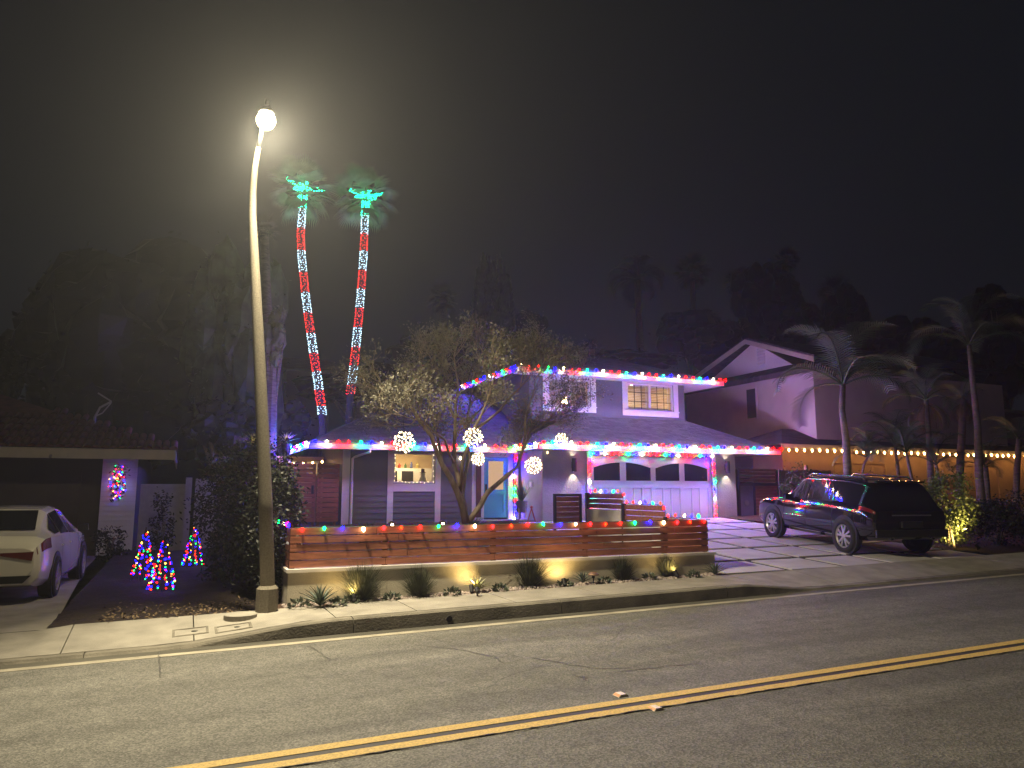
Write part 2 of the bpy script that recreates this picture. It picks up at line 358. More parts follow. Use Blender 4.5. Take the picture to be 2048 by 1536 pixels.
# pavement slabs: they slope down to the gutter at the driveways
sroot = bpy.data.objects.new('sidewalk', None); COL.objects.link(sroot); struct(sroot)
def side_z(X, Y):
    t = (Y - 10.1) / 1.15; return gz(X) + lerp(kerb_h(X), 0.172 if X > -1.2 else 0.13, max(0, min(1, t))) + 0.004
jx = [-34, -20, -10, -6, -3.6, -1.15, 0.25, 1.95, 3.05, 4.55, 6.05, 7.75, 9.3, 10.9, 12.6, 14.4, 16.2, 18.2, 21, 26, 34, 60]
for a, c in zip(jx, jx[1:]):
    b = MB(); k = max(2, int((c - a) / 0.4)) if c - a < 6 else 2; a += 0.007; c -= 0.007
    for i in range(k):
        u, v = lerp(a, c, i / k), lerp(a, c, (i + 1) / k); ym = 10.7
        for (ya, yb) in ((10.108, ym), (ym, 11.22)):
            b.hexa([(u, ya, side_z(u, ya) - .09), (v, ya, side_z(v, ya) - .09), (v, yb, side_z(v, yb) - .09), (u, yb, side_z(u, yb) - .09)], [(u, ya, side_z(u, ya)), (v, ya, side_z(v, ya)), (v, yb, side_z(v, yb)), (u, yb, side_z(u, yb))])
    b.build('slab', CONC, sroot, local=True)
b = MB(); b.add([(X0, 10.09, gz(X0) - .03), (X1, 10.09, gz(X1) - .03), (X1, 11.25, gz(X1) + .09), (X0, 11.25, gz(X0) + .09)], [(0, 1, 2, 3)])
struct(b.build('sidewalk_bedding', EARTH))
# near kerb and footway on the photographer's side
struct(strip('near_kerb', KERBM, 1.0, 1.29, 0.15, thick=0.25)); struct(strip('near_footway', CONC, -6, 0.995, 0.15, thick=0.2))
# planting bed, yards
def sheet(name, m, pts): b = MB(); b.poly(pts); return struct(b.build(name, m))
def grid_sheet(name, m, x0, x1, y0, y1, fz, step=0.25, jit=0.02):
    b = MB(); nx = int((x1 - x0) / step) + 1; ny = int((y1 - y0) / step) + 1; vs = []
    for j in range(ny + 1):
        for i in range(nx + 1): x, y = lerp(x0, x1, i / nx), lerp(y0, y1, j / ny); vs.append((x, y, fz(x, y) + U(-jit, jit)))
    b.add(vs, [(j * (nx + 1) + i, j * (nx + 1) + i + 1, (j + 1) * (nx + 1) + i + 1, (j + 1) * (nx + 1) + i) for j in range(ny) for i in range(nx)])
    return struct(b.build(name, m, smooth=True))
grid_sheet('planting_bed', SOIL, 1.3, 9.75, 11.22, 11.75, lambda x, y: gz(x) + 0.165, 0.12, 0.012)
grid_sheet('front_yard', SOIL, 1.62, 9.12, 11.8, 22.38, lambda x, y: 0.62 + 0.022 * (y - 11.6), 0.4, 0.02)
grid_sheet('side_yard', EARTH, 1.62, 17.9, 22.5, 30, lambda x, y: 0.78, 1.0, 0.02)
grid_sheet('neighbour_soil', mat('dark_soil', (0.022, 0.013, 0.010), 0.95, noise=0.6, nscale=25, bump=1.0, bscale=35), -1.45, 1.58, 11.22, 24, lambda x, y: 0.135 + 0.008 * (y - 11.2) - 0.02 * math.cos(x * 3), 0.2, 0.02)
sheet('left_driveway', CONC, [(-1.46, 12.6, .125), (-1.85, 19.5, .13), (-1.9, 22.9, .135), (-9, 22.9, .135), (-9, 11.22, -0.01), (-0.93, 11.22, .125), (-0.95, 11.30, .128)])
grid_sheet('right_yard', SOIL, 17.15, 46, 11.25, 24, lambda x, y: drive_z(17, min(y, 21)) + 0.01, 0.6, 0.03)
# driveway: concrete pads with dark ribbons
droot = bpy.data.objects.new('driveway', None); COL.objects.link(droot); struct(droot)
gx = [9.25, 10.83, 12.32, 13.72, 15.35, 17.1]; gy = [11.23, 12.47, 14.06, 15.70, 17.45, 19.1, 20.75]
for i, (a, c) in enumerate(zip(gx, gx[1:])):
    for j, (p, q) in enumerate(zip(gy, gy[1:])):
        b = MB(); a1, c1 = a + .095, c - .095; p1 = p + (.095 if j else .006); q1 = q - .095; h = 0.06
        b.hexa([(x, y, drive_z(x, y) - h) for x, y in ((a1, p1), (c1, p1), (c1, q1), (a1, q1))], [(x, y, drive_z(x, y)) for x, y in ((a1, p1), (c1, p1), (c1, q1), (a1, q1))])
        b.build('paving_pad', DRIVE, droot, local=True)
b = MB(); b.poly([(x, y, drive_z(x, y) - .022) for x, y in ((9.2, 11.23), (17.15, 11.23), (17.15, 20.8), (9.2, 20.8))]); struct(b.build('driveway_ribbon', RIBBON))
# gravel of the planting bed
b = MB()
for _ in range(1500):
    x = U(1.45, 9.55); y = U(11.24, 11.58); r = U(.012, .034); z = gz(x) + .165 + r * .4
    n = 5; a0 = U(0, 6); pts = [(x + r * U(.7, 1.2) * math.cos(a0 + 6.283 * k / n), y + r * U(.7, 1.2) * math.sin(a0 + 6.283 * k / n)) for k in range(n)]
    b.add([(q[0], q[1], z - r * .6) for q in pts] + [(x + (q[0] - x) * .6, y + (q[1] - y) * .6, z + r * U(.3, .6)) for q in pts], [(k, (k + 1) % n, n + (k + 1) % n, n + k) for k in range(n)] + [tuple(range(n, 2 * n))])
g = b.build('gravel', STONEM); g['kind'] = 'stuff'
# leaf litter along the soil edge
b = MB()
for _ in range(420):
    x = U(-0.9, 1.3); y = U(11.2, 11.55 + U(0, 1.2)); b.leaf((x, y, 0.16 + 0.008 * (y - 11.2) + U(0, .03)), Vector((U(-1, 1), U(-1, 1), U(-.2, .5))), Vector((U(-.4, .4), U(-.4, .4), 1)), U(.03, .08), U(.02, .04))
g = b.build('leaf_litter', DRYPALM); g['kind'] = 'stuff'

# ================================================================== STREET THINGS
# street lamp
pb = onp(533, 1222, .17, G); LX, LY, LZ = pb.x, pb.y, side_z(pb.x, 11.2)
lamp = thing('street_lamp', 'tall tapered concrete street lamp with a glaring warm head, beside the hedge', 'street lamp', (LX, LY, LZ))
b = MB(); n = 8
for k, (r0, r1, z0, z1) in enumerate([(.150, .150, -.15, .30), (.150, .105, .30, .345)]): b.lathe([(0, z0), (r0, z0), (r1, z1), (0, z1)], (LX, LY, LZ), 8)
b.build('base', POLEM, lamp)
A = lambda px, py: Vector((atY(px, py, LY).x, LY, atY(px, py, LY).z))
pole_pts = [Vector((LX, LY, LZ + .3)), A(531, 1000), A(524, 830), A(516, 660), A(509, 520), A(505, 430), A(506, 380), A(510, 335), A(517, 295)]
b = MB(); b.tube(pole_pts, [.100, .095, .088, .078, .064, .054, .048, .042, .034], 12); b.build('pole', POLEM, lamp, smooth=True)
lens_c = atY(532, 241, 10.75)
top = pole_pts[-1]
b = MB(); b.tube([top, lerp(top, lens_c, .35) + Vector((0, 0, .10)), lens_c + Vector((-.02, .12, .17))], [.034, .032, .03], 8); b.build('arm', GREYMETAL, lamp, smooth=True)
b = MB(); b.lathe([(0, .215), (.05, .21), (.09, .18), (.115, .135), (.118, .105), (.09, .105), (0, .11)], lens_c, 16); b.tube([lens_c + Vector((0, 0, .25)), lens_c + Vector((0, 0, .33))], [.035, .03], 8); b.build('housing', DARKMETAL, lamp, smooth=True)
b = MB(); b.lathe([(0, -.135), (.06, -.122), (.105, -.085), (.13, -.035), (.135, .0), (.125, .045), (.10, .085), (.085, .10)], lens_c, 20); b.build('lens', emat('lamp_lens', (1, .83, .46), LAMP_I), lamp, smooth=True)
l = bpy.data.lights.new('lamp_throw', 'SPOT'); l.energy = LAMP_SPOT; l.color = (1, .86, .56); l.spot_size = rad(140); l.spot_blend = .55; l.shadow_soft_size = .12
lo = bpy.data.objects.new('lamp_throw', l); COL.objects.link(lo); lo.parent = lamp; lo.location = lens_c + Vector((0, -.02, -.16)) - lamp.location; lo.rotation_euler = Vector((.72, -.75, -1)).to_track_quat('-Z', 'Y').to_euler()
# raised road markers
for (px, py, lab) in ((1242, 1391, 'small white raised road marker just beyond the double yellow line'), (1312, 1418, 'small white raised road marker on the near side of the double yellow line')):
    p = onp(px, py, 0, G); t = thing('road_marker', lab, 'road marker', (p.x, p.y, p.z), 0, 'raised road markers'); b = MB(); z = p.z
    b.hexa([(p.x - .055, p.y - .055, z), (p.x + .055, p.y - .055, z), (p.x + .055, p.y + .055, z), (p.x - .055, p.y + .055, z)], [(p.x - .028, p.y - .045, z + .02), (p.x + .028, p.y - .045, z + .02), (p.x + .028, p.y + .045, z + .02), (p.x - .028, p.y + .045, z + .02)])
    b.build('body', mat('marker_white', (.7, .6, .5), .5), t)
    b = MB(); b.poly([(p.x - .054, p.y - .048, z + .003), (p.x - .054, p.y + .048, z + .003), (p.x - .031, p.y + .042, z + .0195), (p.x - .031, p.y - .042, z + .0195)]); b.build('reflector', mat('marker_amber', (.7, .3, .15), .3), t)
# utility boxes in the pavement and the round cover
for (px, py, wd, lab) in ((381, 1262, .34, 'rectangular utility box lid in the pavement, the one nearer the left driveway'), (467, 1255, .36, 'rectangular utility box lid in the pavement, the one nearer the street lamp')):
    p = onp(px, py, .15, G)
    for _ in range(6): p = onp(px, py, side_z(p.x, max(p.y, 10.3)))
    zt = side_z(p.x, p.y); t = thing('utility_box', lab, 'utility box', (p.x, p.y, zt), 0, 'utility box lids')
    a, c = wd / 2 + .04, .15
    def plate(bb, x0, y0, x1, y1, up):
        q = [(p.x + x0, p.y + y0), (p.x + x1, p.y + y0), (p.x + x1, p.y + y1), (p.x + x0, p.y + y1)]; bb.hexa([(x, y, side_z(x, y) - .05) for x, y in q], [(x, y, side_z(x, y) + up) for x, y in q])
    b = MB()
    for q0, q1 in (((-a, -c), (a, -c + .03)), ((-a, c - .03), (a, c)), ((-a, -c + .031), (-a + .03, c - .031)), ((a - .03, -c + .031), (a, c - .031))): plate(b, *q0, *q1, .005)
    b.build('rim', KERBM, t)
    b = MB(); plate(b, -a + .045, -c + .045, a - .045, c - .045, .003); b.build('lid', CONC, t)
    b = MB(); b.lathe([(0, .009), (.04, .009), (.045, .0)], (p.x + .05, p.y, zt), 10); b.build('key_hole', BLACKPL, t)
p = onp(481, 1229, .19, G); b = MB(); b.lathe([(0, .012), (.20, .012), (.212, .004), (.212, -.08)], (p.x, p.y, p.z), 24)
tag(b.build('round_cover', CONC), 'round concrete cover at the soil edge beside the street lamp', 'cover')

# ================================================================== WALL, FENCES
FY = 11.60; FX0, FX1 = 1.52, 9.36; CAPZ = 0.69
wallo = thing('retaining_wall', 'low beige stucco wall under the red wood slat fence', 'wall', (FX0, FY, .1))
b = MB(); b.box((FX0, FY, -.05), (FX1, FY + .2, CAPZ - .05)); b.build('wall', STUCCO, wallo)
b = MB(); b.box((FX0, FY + .203, -.05), (FX0 + .2, FY + 5, CAPZ - .05)); b.build('wall', STUCCO, wallo)
b = MB(); b.box((FX1 - .2, FY + .203, -.05), (FX1, FY + 4.6, CAPZ - .05)); b.build('wall', STUCCO, wallo)
b = MB(); b.box((FX0 - .025, FY - .025, CAPZ - .048), (FX1 + .025, FY + .225, CAPZ)); b.build('cap', CAPM, wallo)
b = MB(); b.box((FX0 - .025, FY + .228, CAPZ - .048), (FX0 + .225, FY + 5, CAPZ)); b.build('cap', CAPM, wallo)
fence = thing('slat_fence', 'long red wood fence of five wide horizontal slats on the stucco wall', 'fence', (FX0, FY, CAPZ))
PIT = 0.120; SH = 0.103; FZ = CAPZ + .012; fx = [FX0 + .02, 3.0, 4.85, 6.62, 8.3, FX1 - .08]
for r in range(5):
    off = [0, .35, -.3, .2, -.15][r]
    xs_ = [fx[0]] + [x + off for x in fx[1:-1]] + [fx[-1]]
    for a, c in zip(xs_, xs_[1:]):
        b = MB(); y = FY + .075 + U(-.003, .003); zz = FZ + r * PIT + U(-.002, .002); b.box((a + .003, y, zz), (c - .003, y + .022, zz + SH)); b.build('slat', WOOD, fence)
for x in (FX0 + .06, 3.0, 4.85, 6.62, 8.3, FX1 - .13): b = MB(); b.box((x - .04, FY + .102, CAPZ + .001), (x + .04, FY + .18, FZ + 5 * PIT - .015)); b.build('post', WOODP, fence)
FTOP = FZ + 4 * PIT + SH
lf = thing('slat_fence', 'short dark return of the slat fence running back beside the hedge', 'fence', (FX0, FY + .2, CAPZ))
for r in range(5): b = MB(); b.box((FX0 + .02, FY + .10, FZ + r * PIT), (FX0 + .042, FY + 4.8, FZ + r * PIT + SH)); b.build('slat', WOOD, lf)
for y in (FY + 1.6, FY + 3.2, FY + 4.7): b = MB(); b.box((FX0 + .045, y, CAPZ + .001), (FX0 + .125, y + .08, FTOP - .01)); b.build('post', WOODP, lf)
# stepped fence along the driveway: three bays climbing to the gate
SX = FX1 - .1
sf = thing('stepped_fence', 'red wood slat fence stepping up in bays along the driveway edge', 'fence', (SX, FY, .6))
steps = [(FY + .11, 13.0, 1.285), (13.0, 14.62, 1.535), (14.62, 16.28, 1.775)]
for i, (ya, yb, zt) in enumerate(steps):
    for r in range(5 if i == 0 else 3):
        b = MB(); z1 = zt - r * PIT - .005; b.box((SX, ya + .05, z1 - SH), (SX + .022, yb - .05, z1)); b.build('slat', WOOD, sf)
    b = MB(); b.box((SX - .03, yb - .045, .3), (SX + .05, yb + .045, zt + .02)); b.build('post', DARKMETAL, sf)
    if i: b = MB(); b.box((SX - .05, ya + .05, .2), (SX + .12, yb - .05, zt - 3 * PIT - .012)); b.build('block', PLASTER, sf)
g = thing('garden_gate', 'small slatted wood garden gate in a black metal frame by the garage', 'gate', (8.2, 16.3, .8))
ga, gb = atY(1108, 1045, 16.35), atY(1163, 990, 16.35)
b = MB()
for q0, q1 in (((ga.x, .8), (ga.x + .06, gb.z + .03)), ((gb.x - .06, .8), (gb.x, gb.z + .03)), ((ga.x + .06, gb.z - .03), (gb.x - .06, gb.z + .03))): b.box((q0[0], 16.33, q0[1]), (q1[0], 16.39, q1[1]))
b.build('frame', DARKMETAL, g)
for r in range(6): b = MB(); z1 = gb.z - .04 - r * .125; b.box((ga.x + .065, 16.345, z1 - .115), (gb.x - .065, 16.37, z1)); b.build('slat', WOOD, g)

# ================================================================== THE HOUSE
HX0 = 4.5; WY = 22.4; GYW = 20.8; BZ = 0.55
house = thing('house', 'grey two storey house with white trim, wide white garage and coloured lights along its eaves', 'house', (9, 21, .8))
# -- walls
b = MB(); WIN = (5.95, 7.27, 2.07, 3.03); DOOR = (8.72, 9.98, .93, 3.06)
wallgrid(b, HX0, 10.25, BZ, 3.35, WY, WY + .16, [WIN, DOOR]); b.box((HX0, WY + .163, BZ), (HX0 + .16, 27, 3.3)); b.build('front_wall', SIDING, house)
b = MB(); GD = (12.0, 16.80, .6, 2.98); wallgrid(b, 10.25, 17.83, BZ, 3.35, GYW, GYW + .16, [GD]); b.box((10.25, GYW + .163, BZ), (10.41, WY + .16, 3.35)); b.box((17.67, GYW + .163, BZ), (17.83, 26, 3.3)); b.build('garage_wall', GREYST, house)
UW1 = (11.32, 13.0, 4.75, 5.72); UW2 = (14.5, 16.52, 4.72, 5.72)
b = MB(); wallgrid(b, 10.6, 17.02, 4.2, 5.95, 22.5, 22.66, [UW1, UW2]); b.box((10.6, 22.663, 3.5), (10.76, 29, 5.95)); b.box((16.86, 22.663, 3.9), (17.02, 29, 5.95)); b.build('upper_wall', SIDING, house)
# -- siding boards, each its own board
def boards(x0, x1, z0, z1, y, holes, pitch=.175):
    z = z0
    while z < z1 - .03:
        zt = min(z + pitch, z1); xs_ = [x0]; spans = [(x0, x1)]
        for h in holes:
            if h[2] < zt - .01 and h[3] > z + .01:
                new = []
                for s in spans:
                    if h[1] <= s[0] or h[0] >= s[1]: new.append(s); continue
                    if h[0] > s[0]: new.append((s[0], h[0]))
                    if h[1] < s[1]: new.append((h[1], s[1]))
                spans = new
        for s in spans:
            if s[1] - s[0] < .05: continue
            b = MB(); b.hexa([(s[0], y - .020, z), (s[1], y - .020, z), (s[1], y - .001, z), (s[0], y - .001, z)], [(s[0], y - .005, zt + .01), (s[1], y - .005, zt + .01), (s[1], y - .001, zt + .01), (s[0], y - .001, zt + .01)]); b.build('siding_board', SIDING, house)
        z += pitch
boards(HX0 + .02, 8.5, .82, 3.2, WY, [(5.74, 7.48, .6, 3.3)]); boards(5.95, 7.27, .82, 1.8, WY, [])
boards(10.62, 17.0, 4.5, 5.8, 22.5, [(11.1, 13.2, 4.5, 6), (14.3, 16.72, 4.5, 6)])
# -- white trim
def trim(x0, x1, z0, z1, y, d=.035, name='trim'): b = MB(); b.box((x0, y - d, z0), (x1, y, z1)); return b.build(name, WHITE, house)
trim(HX0 - .12, HX0 + .10, .8, 3.2, WY, .03, 'corner_board'); trim(5.76, 5.94, .8, 3.2, WY, .03); trim(7.28, 7.46, .8, 3.2, WY, .03); trim(5.942, 7.278, 1.82, 2.06, WY, .032); trim(5.942, 7.278, 3.04, 3.2, WY, .032)
trim(8.52, 8.71, .9, 3.2, WY, .03); trim(8.712, 9.985, 3.07, 3.2, WY, .034); trim(9.99, 10.14, .9, 3.2, WY, .03)
trim(11.84, 11.99, .8, 3.1, GYW, .03); trim(16.81, 16.96, .7, 3.1, GYW, .03); trim(11.992, 16.808, 2.99, 3.1, GYW, .034)
# -- windows
def window(h, y, frame_w=.07, mull=True, muntins=False, trimw=.18, depth=.10):
    x0, x1, z0, z1 = h; f = MB(); y0 = y + .03
    f.box((x0, y0, z0), (x0 + frame_w, y0 + depth, z1)); f.box((x1 - frame_w, y0, z0), (x1, y0 + depth, z1)); f.box((x0 + frame_w, y0, z0), (x1 - frame_w, y0 + depth, z0 + frame_w)); f.box((x0 + frame_w, y0, z1 - frame_w), (x1 - frame_w, y0 + depth, z1))
    if mull: m = (x0 + x1) / 2; f.box((m - .045, y0 + .005, z0 + frame_w), (m + .045, y0 + depth - .005, z1 - frame_w))
    fr = f.build('window', WHITE, house)
    pn = MB(); pn.box((x0 + frame_w, y0 + .06, z0 + frame_w), (x1 - frame_w, y0 + .066, z1 - frame_w)); pn.build('pane', PANE, fr)
    if muntins:
        g_ = MB()
        for sa, sb in ((x0 + frame_w, (x0 + x1) / 2 - .045), ((x0 + x1) / 2 + .045, x1 - frame_w)):
            for k in (1, 2): xx = lerp(sa, sb, k / 3); g_.box((xx - .012, y0 + .04, z0 + frame_w), (xx + .012, y0 + .056, z1 - frame_w))
            for k in (1, 2): zz = lerp(z0, z1, k / 3); g_.box((sa, y0 + .036, zz - .012), (sb, y0 + .039, zz + .012))
        g_.build('muntin', DARKMETAL, fr)
    return fr
fw_ = window(WIN, WY, .06, False)
w1 = window(UW1, 22.5); w2 = window(UW2, 22.5, muntins=True)
for (x0, x1, z0, z1) in (UW1, UW2):
    trim(x0 - .2, x0 - .003, z0 - .2, z1 + .15, 22.5); trim(x1 + .003, x1 + .2, z0 - .2, z1 + .15, 22.5); trim(x0 - .001, x1 + .001, z1 + .003, z1 + .15, 22.5, .033); trim(x0 - .001, x1 + .001, z0 - .2, z0 - .003, 22.5, .033); b = MB(); b.box((x0 - .22, 22.43, z0 - .03), (x1 + .22, 22.462, z0)); b.build('sill', WHITE, house)
# shutters with louvres
def shutter(x0, x1, z0, z1, y, tilt, parent, nl=13, mats=WHITE):
    s = MB(); s.box((x0, y, z0), (x0 + .04, y + .03, z1)); s.box((x1 - .04, y, z0), (x1, y + .03, z1)); s.box((x0 + .04, y, z0), (x1 - .04, y + .03, z0 + .05)); s.box((x0 + .04, y, z1 - .05), (x1 - .04, y + .03, z1))
    for k in range(nl):
        z = lerp(z0 + .06, z1 - .06, (k + .5) / nl); hh = (z1 - z0 - .12) / nl * .62; dy, dz = hh * math.cos(tilt) * .5, hh * math.sin(tilt) * .5
        s.hexa([(x0 + .04, y + .015 - dy, z - dz - .004), (x1 - .04, y + .015 - dy, z - dz - .004), (x1 - .04, y + .015 + dy, z + dz - .004), (x0 + .04, y + .015 + dy, z + dz - .004)], [(x0 + .04, y + .015 - dy, z - dz + .004), (x1 - .04, y + .015 - dy, z - dz + .004), (x1 - .04, y + .015 + dy, z + dz + .004), (x0 + .04, y + .015 + dy, z + dz + .004)])
    s.build('shutter', mats, parent)
shutter(14.6, 15.46, 4.8, 5.65, 22.66, .35, w2); shutter(15.56, 16.42, 4.8, 5.65, 22.66, .5, w2)
shutter(11.42, 12.1, 4.83, 5.65, 22.66, 1.15, w1); shutter(12.22, 12.9, 4.83, 5.65, 22.66, 1.15, w1)
# rooms behind the lit windows
def room(name, x0, x1, y0, y1, z0, z1, m):
    r = MB(); r.box((x0, y1, z0), (x1, y1 + .05, z1)); r.box((x0 - .05, y0, z0), (x0, y1, z1)); r.box((x1, y0, z0), (x1 + .05, y1, z1)); r.box((x0, y0, z1), (x1, y1, z1 + .05)); r.box((x0, y0, z0 - .05), (x1, y1, z0)); return r.build(name, m, house)
def ceil_lamp(x, y, z, r, s, lab):
    c = thing('ceiling_lamp', lab, 'lamp', (x, y, z)); b = MB(); b.lathe([(0, 0), (r, 0), (r * .9, -.05), (0, -.06)], (x, y, z), 12); b.build('lamp_shade', emat('room_lamp', (1, .72, .36), s), c)
room('kitchen', 5.2, 8.3, 22.57, 25.2, 1.2, 3.3, WARMWALL); ceil_lamp(6.7, 23.9, 3.29, .22, 150, 'glowing ceiling lamp in the kitchen behind the ground floor window')
room('upper_room', 13.9, 16.8, 22.72, 25.0, 4.3, 5.9, WARMWALL); ceil_lamp(15.5, 23.5, 5.88, .25, 110, 'glowing ceiling lamp behind the white shutters of the upper window')
room('upper_room', 11.0, 13.4, 22.72, 25.0, 4.3, 5.9, WARMWALL); b = MB(); b.lathe([(0, .12), (.1, .1), (.14, -.1), (0, -.1)], (12.25, 22.98, 5.0), 12)
tl = thing('table_lamp', 'dim table lamp glowing through the louvres of the tree shaded upper window', 'lamp', (12.25, 22.98, 4.8)); b.build('lamp_shade', emat('room_lamp', (1, .72, .36), 60), tl)
# things in the kitchen, seen through the window
kc = thing('kitchen_cabinet', 'white kitchen cabinet with two black ovens behind the lit window', 'cabinet', (6.5, 24.6, 1.3))
b = MB(); b.box((6.0, 24.5, 1.21), (7.9, 25.1, 2.60)); b.build('body', WHITE, kc)
for x in (6.22, 6.78): b = MB(); b.box((x, 24.47, 2.14), (x + .40, 24.499, 2.50)); b.build('oven_door', BLACKPL, kc)
for k in range(7):
    x = 6.1 + .21 * k; b = MB(); r = U(.03, .055); hh = U(.1, .22); b.lathe([(0, 0), (r, 0), (r * U(.7, 1.2), hh * .6), (r * .5, hh * .8), (r * .5, hh), (0, hh)], (x, 24.62, 2.605), 10)
    kt = b.build('jar', mat('jar%d' % k, [(.25, .15, .08), (.02, .02, .02), (.4, .38, .3), (.30, .04, .03), (.05, .12, .05), (.05, .07, .2), (.5, .4, .1)][k], .4)); tag(kt, '%s jar on top of the white kitchen cabinet inside the lit window' % ['brown', 'black', 'cream', 'dark red', 'dark green', 'blue', 'mustard'][k], 'jar', 'jars on the kitchen cabinet')
fg = thing('figurine', 'small white snowman figure with a brown hat standing inside the kitchen window', 'figurine', (7.05, 22.85, 2.1))
b = MB(); b.box((6.6, 22.6, 2.02), (7.25, 22.95, 2.07)); b.build('shelf_board', WHITE, fg)
b = MB(); b.lathe([(0, 0), (.09, .01), (.12, .09), (.09, .19), (.05, .21), (.075, .26), (.07, .33), (0, .37)], (7.0, 22.8, 2.07), 14); b.build('body', WHITE, fg, smooth=True)
b = MB(); b.lathe([(.11, .34), (.11, .35), (.06, .36), (.055, .46), (0, .47)], (7.0, 22.8, 2.07), 12); b.build('hat', OLDWOOD, fg)
fl = thing('fairy_lights', 'tiny warm fairy lights around the frame of the kitchen window', 'string lights', (5.95, WY, 2.1))
b = MB(); fp = [(5.99, z) for z in (2.14, 2.28, 2.42, 2.56, 2.70, 2.84, 2.96)] + [(7.23, z) for z in (2.14, 2.30, 2.46, 2.62, 2.78, 2.94)] + [(6.1 + .12 * i, 2.105) for i in range(9)]
for x, z in fp: b.octa((x + U(-.01, .01), WY + .02, z + U(-.02, .02)), .011)
b.build('bulbs', emat('fairy', (1, .75, .4), 9), fl, kind='stuff')
b = MB(); b.tube([(x, WY + .024, z) for x, z in fp[:7]], .004, 4); b.build('cord', CREAM, fl)
# -- front door
dr = MB(); dx0, dx1 = 8.95, 9.80; dz0, dz1 = .98, 2.92
dr.box((dx0, WY + .05, dz0), (dx0 + .16, WY + .10, dz1)); dr.box((dx1 - .16, WY + .05, dz0), (dx1, WY + .10, dz1)); dr.box((dx0 + .16, WY + .05, 2.80), (dx1 - .16, WY + .10, dz1)); dr.box((dx0 + .16, WY + .05, 1.72), (dx1 - .16, WY + .10, 1.88)); dr.box((dx0 + .16, WY + .05, dz0), (dx1 - .16, WY + .10, 1.16)); dr.box((dx0 + .16, WY + .075, 1.16), (dx1 - .16, WY + .095, 1.72))
door = dr.build('front_door', TEAL, house)
b = MB(); b.box((dx0 + .16, WY + .065, 1.88), (dx1 - .16, WY + .085, 2.80)); FROST = emat('frosted_glass', (1, .62, .36), .62); b.build('door_glass', FROST, door)
b = MB(); b.box((dx0 + .05, WY + .0, 1.75), (dx0 + .10, WY + .048, 2.05)); b.build('handle', DARKMETAL, door)
b = MB(); b.box((8.725, WY + .02, .93), (dx0 - .003, WY + .12, 2.93)); b.box((dx1 + .003, WY + .02, .93), (9.975, WY + .12, 2.93)); b.box((8.725, WY + .02, 2.933), (9.975, WY + .12, 3.055)); b.build('door_frame', WHITE, house)
b = MB(); b.box((8.55, WY - 1.2, .80), (10.2, WY - .04, .93)); b.build('step', CONC, house)
# porch light, fixed to the soffit over the door
b = MB(); b.lathe([(0, 0), (.09, 0), (.08, -.05), (0, -.06)], (9.2, WY - .25, 3.19), 12); pl_ = thing('porch_light', 'round white porch light in the soffit above the teal door', 'lamp', (9.2, WY - .25, 3.2)); b.build('lens', emat('porch', (1, .86, .72), 40), pl_)
# -- garage door: slab, stiles and rails, twelve recessed panels, four arched panes
gd = MB(); gd.box((12.0, GYW + .09, .70), (16.80, GYW + .13, 2.98)); gdo = gd.build('garage_door', GARWHITE, house)
GT, GB_ = 2.95, .76; wx = [(12.12, 13.12), (13.34, 14.32), (14.50, 15.48), (15.68, 16.66)]
b = MB(); yf = GYW + .055; yb = GYW + .089
b.box((12.0, yf, 1.93), (16.8, yb, 2.17)); b.box((12.0, yf, .72), (16.8, yb, .84))
for x0, x1 in ((12.0, 12.12), (13.12, 13.34), (14.32, 14.50), (15.48, 15.68), (16.66, 16.80)): b.box((x0, yf, .84), (x1, yb, 1.93)); b.box((x0, yf, 2.17), (x1, yb, 2.975))
for i, (x0, x1) in enumerate(wx):
    n = 8; cxa = x1 if i % 2 == 0 else x0
    for k in range(n):
        xa, xb = lerp(x0, x1, k / n), lerp(x0, x1, (k + 1) / n); za, zb = [2.76 - .17 * (abs(x - cxa) / (x1 - x0)) ** 1.8 for x in (xa, xb)]
        b.hexa([(xa, yf, za), (xb, yf, zb), (xb, yb, zb), (xa, yb, za)], [(xa, yf, 2.975), (xb, yf, 2.975), (xb, yb, 2.975), (xa, yb, 2.975)])
    for k in (1, 2): xx = lerp(x0, x1, k / 3); b.box((xx - .045, yf + .004, .84), (xx + .045, yb, 1.93))
b.build('door_frame', GARWHITE, gdo)
for i, (x0, x1) in enumerate(wx):
    b = MB(); b.box((x0, GYW + .078, 2.17), (x1, GYW + .0885, 2.77)); b.build('window_pane', DARKGLASS, gdo)
    for k in range(3):
        a, c = lerp(x0, x1, k / 3) + (.046 if k else 0), lerp(x0, x1, (k + 1) / 3) - (.046 if k < 2 else 0)
        b = MB(); b.box((a + .012, GYW + .074, .852), (c - .012, GYW + .0885, 1.918)); b.build('panel', GARWHITE, gdo)
# -- roofs: thin slabs with shingle relief, fascia boards, soffits
RT_ = .06
def roof(polys, name='roof'):
    # each plane is one shingled sheet laid out in its own plane so that the courses follow the eave
    for pts in polys:
        P = [Vector(p) for p in pts]; u = (P[1] - P[0]).normalized(); nrm = (P[1] - P[0]).cross(P[2] - P[0]).normalized()
        if nrm.z < 0: nrm = -nrm
        v = nrm.cross(u); M = Matrix((u, v, nrm)).transposed().to_4x4(); o_ = P[0]
        loc = [((p - o_).dot(u), (p - o_).dot(v), 0) for p in P]; k = len(loc); b = MB()
        b.add(loc + [(x, y, -RT_) for x, y, _ in loc], [tuple(range(k)), tuple(range(k, 2 * k))[::-1]] + [(i, k + i, k + (i + 1) % k, (i + 1) % k) for i in range(k)])
        ob = b.build(name, SHING, house, local=True); ob.matrix_local = Matrix.Translation(o_ - house.location) @ M
EZ = 3.27; S_ = .5
def gp(x, y): return (x, y, EZ + S_ * (y - 20.2))
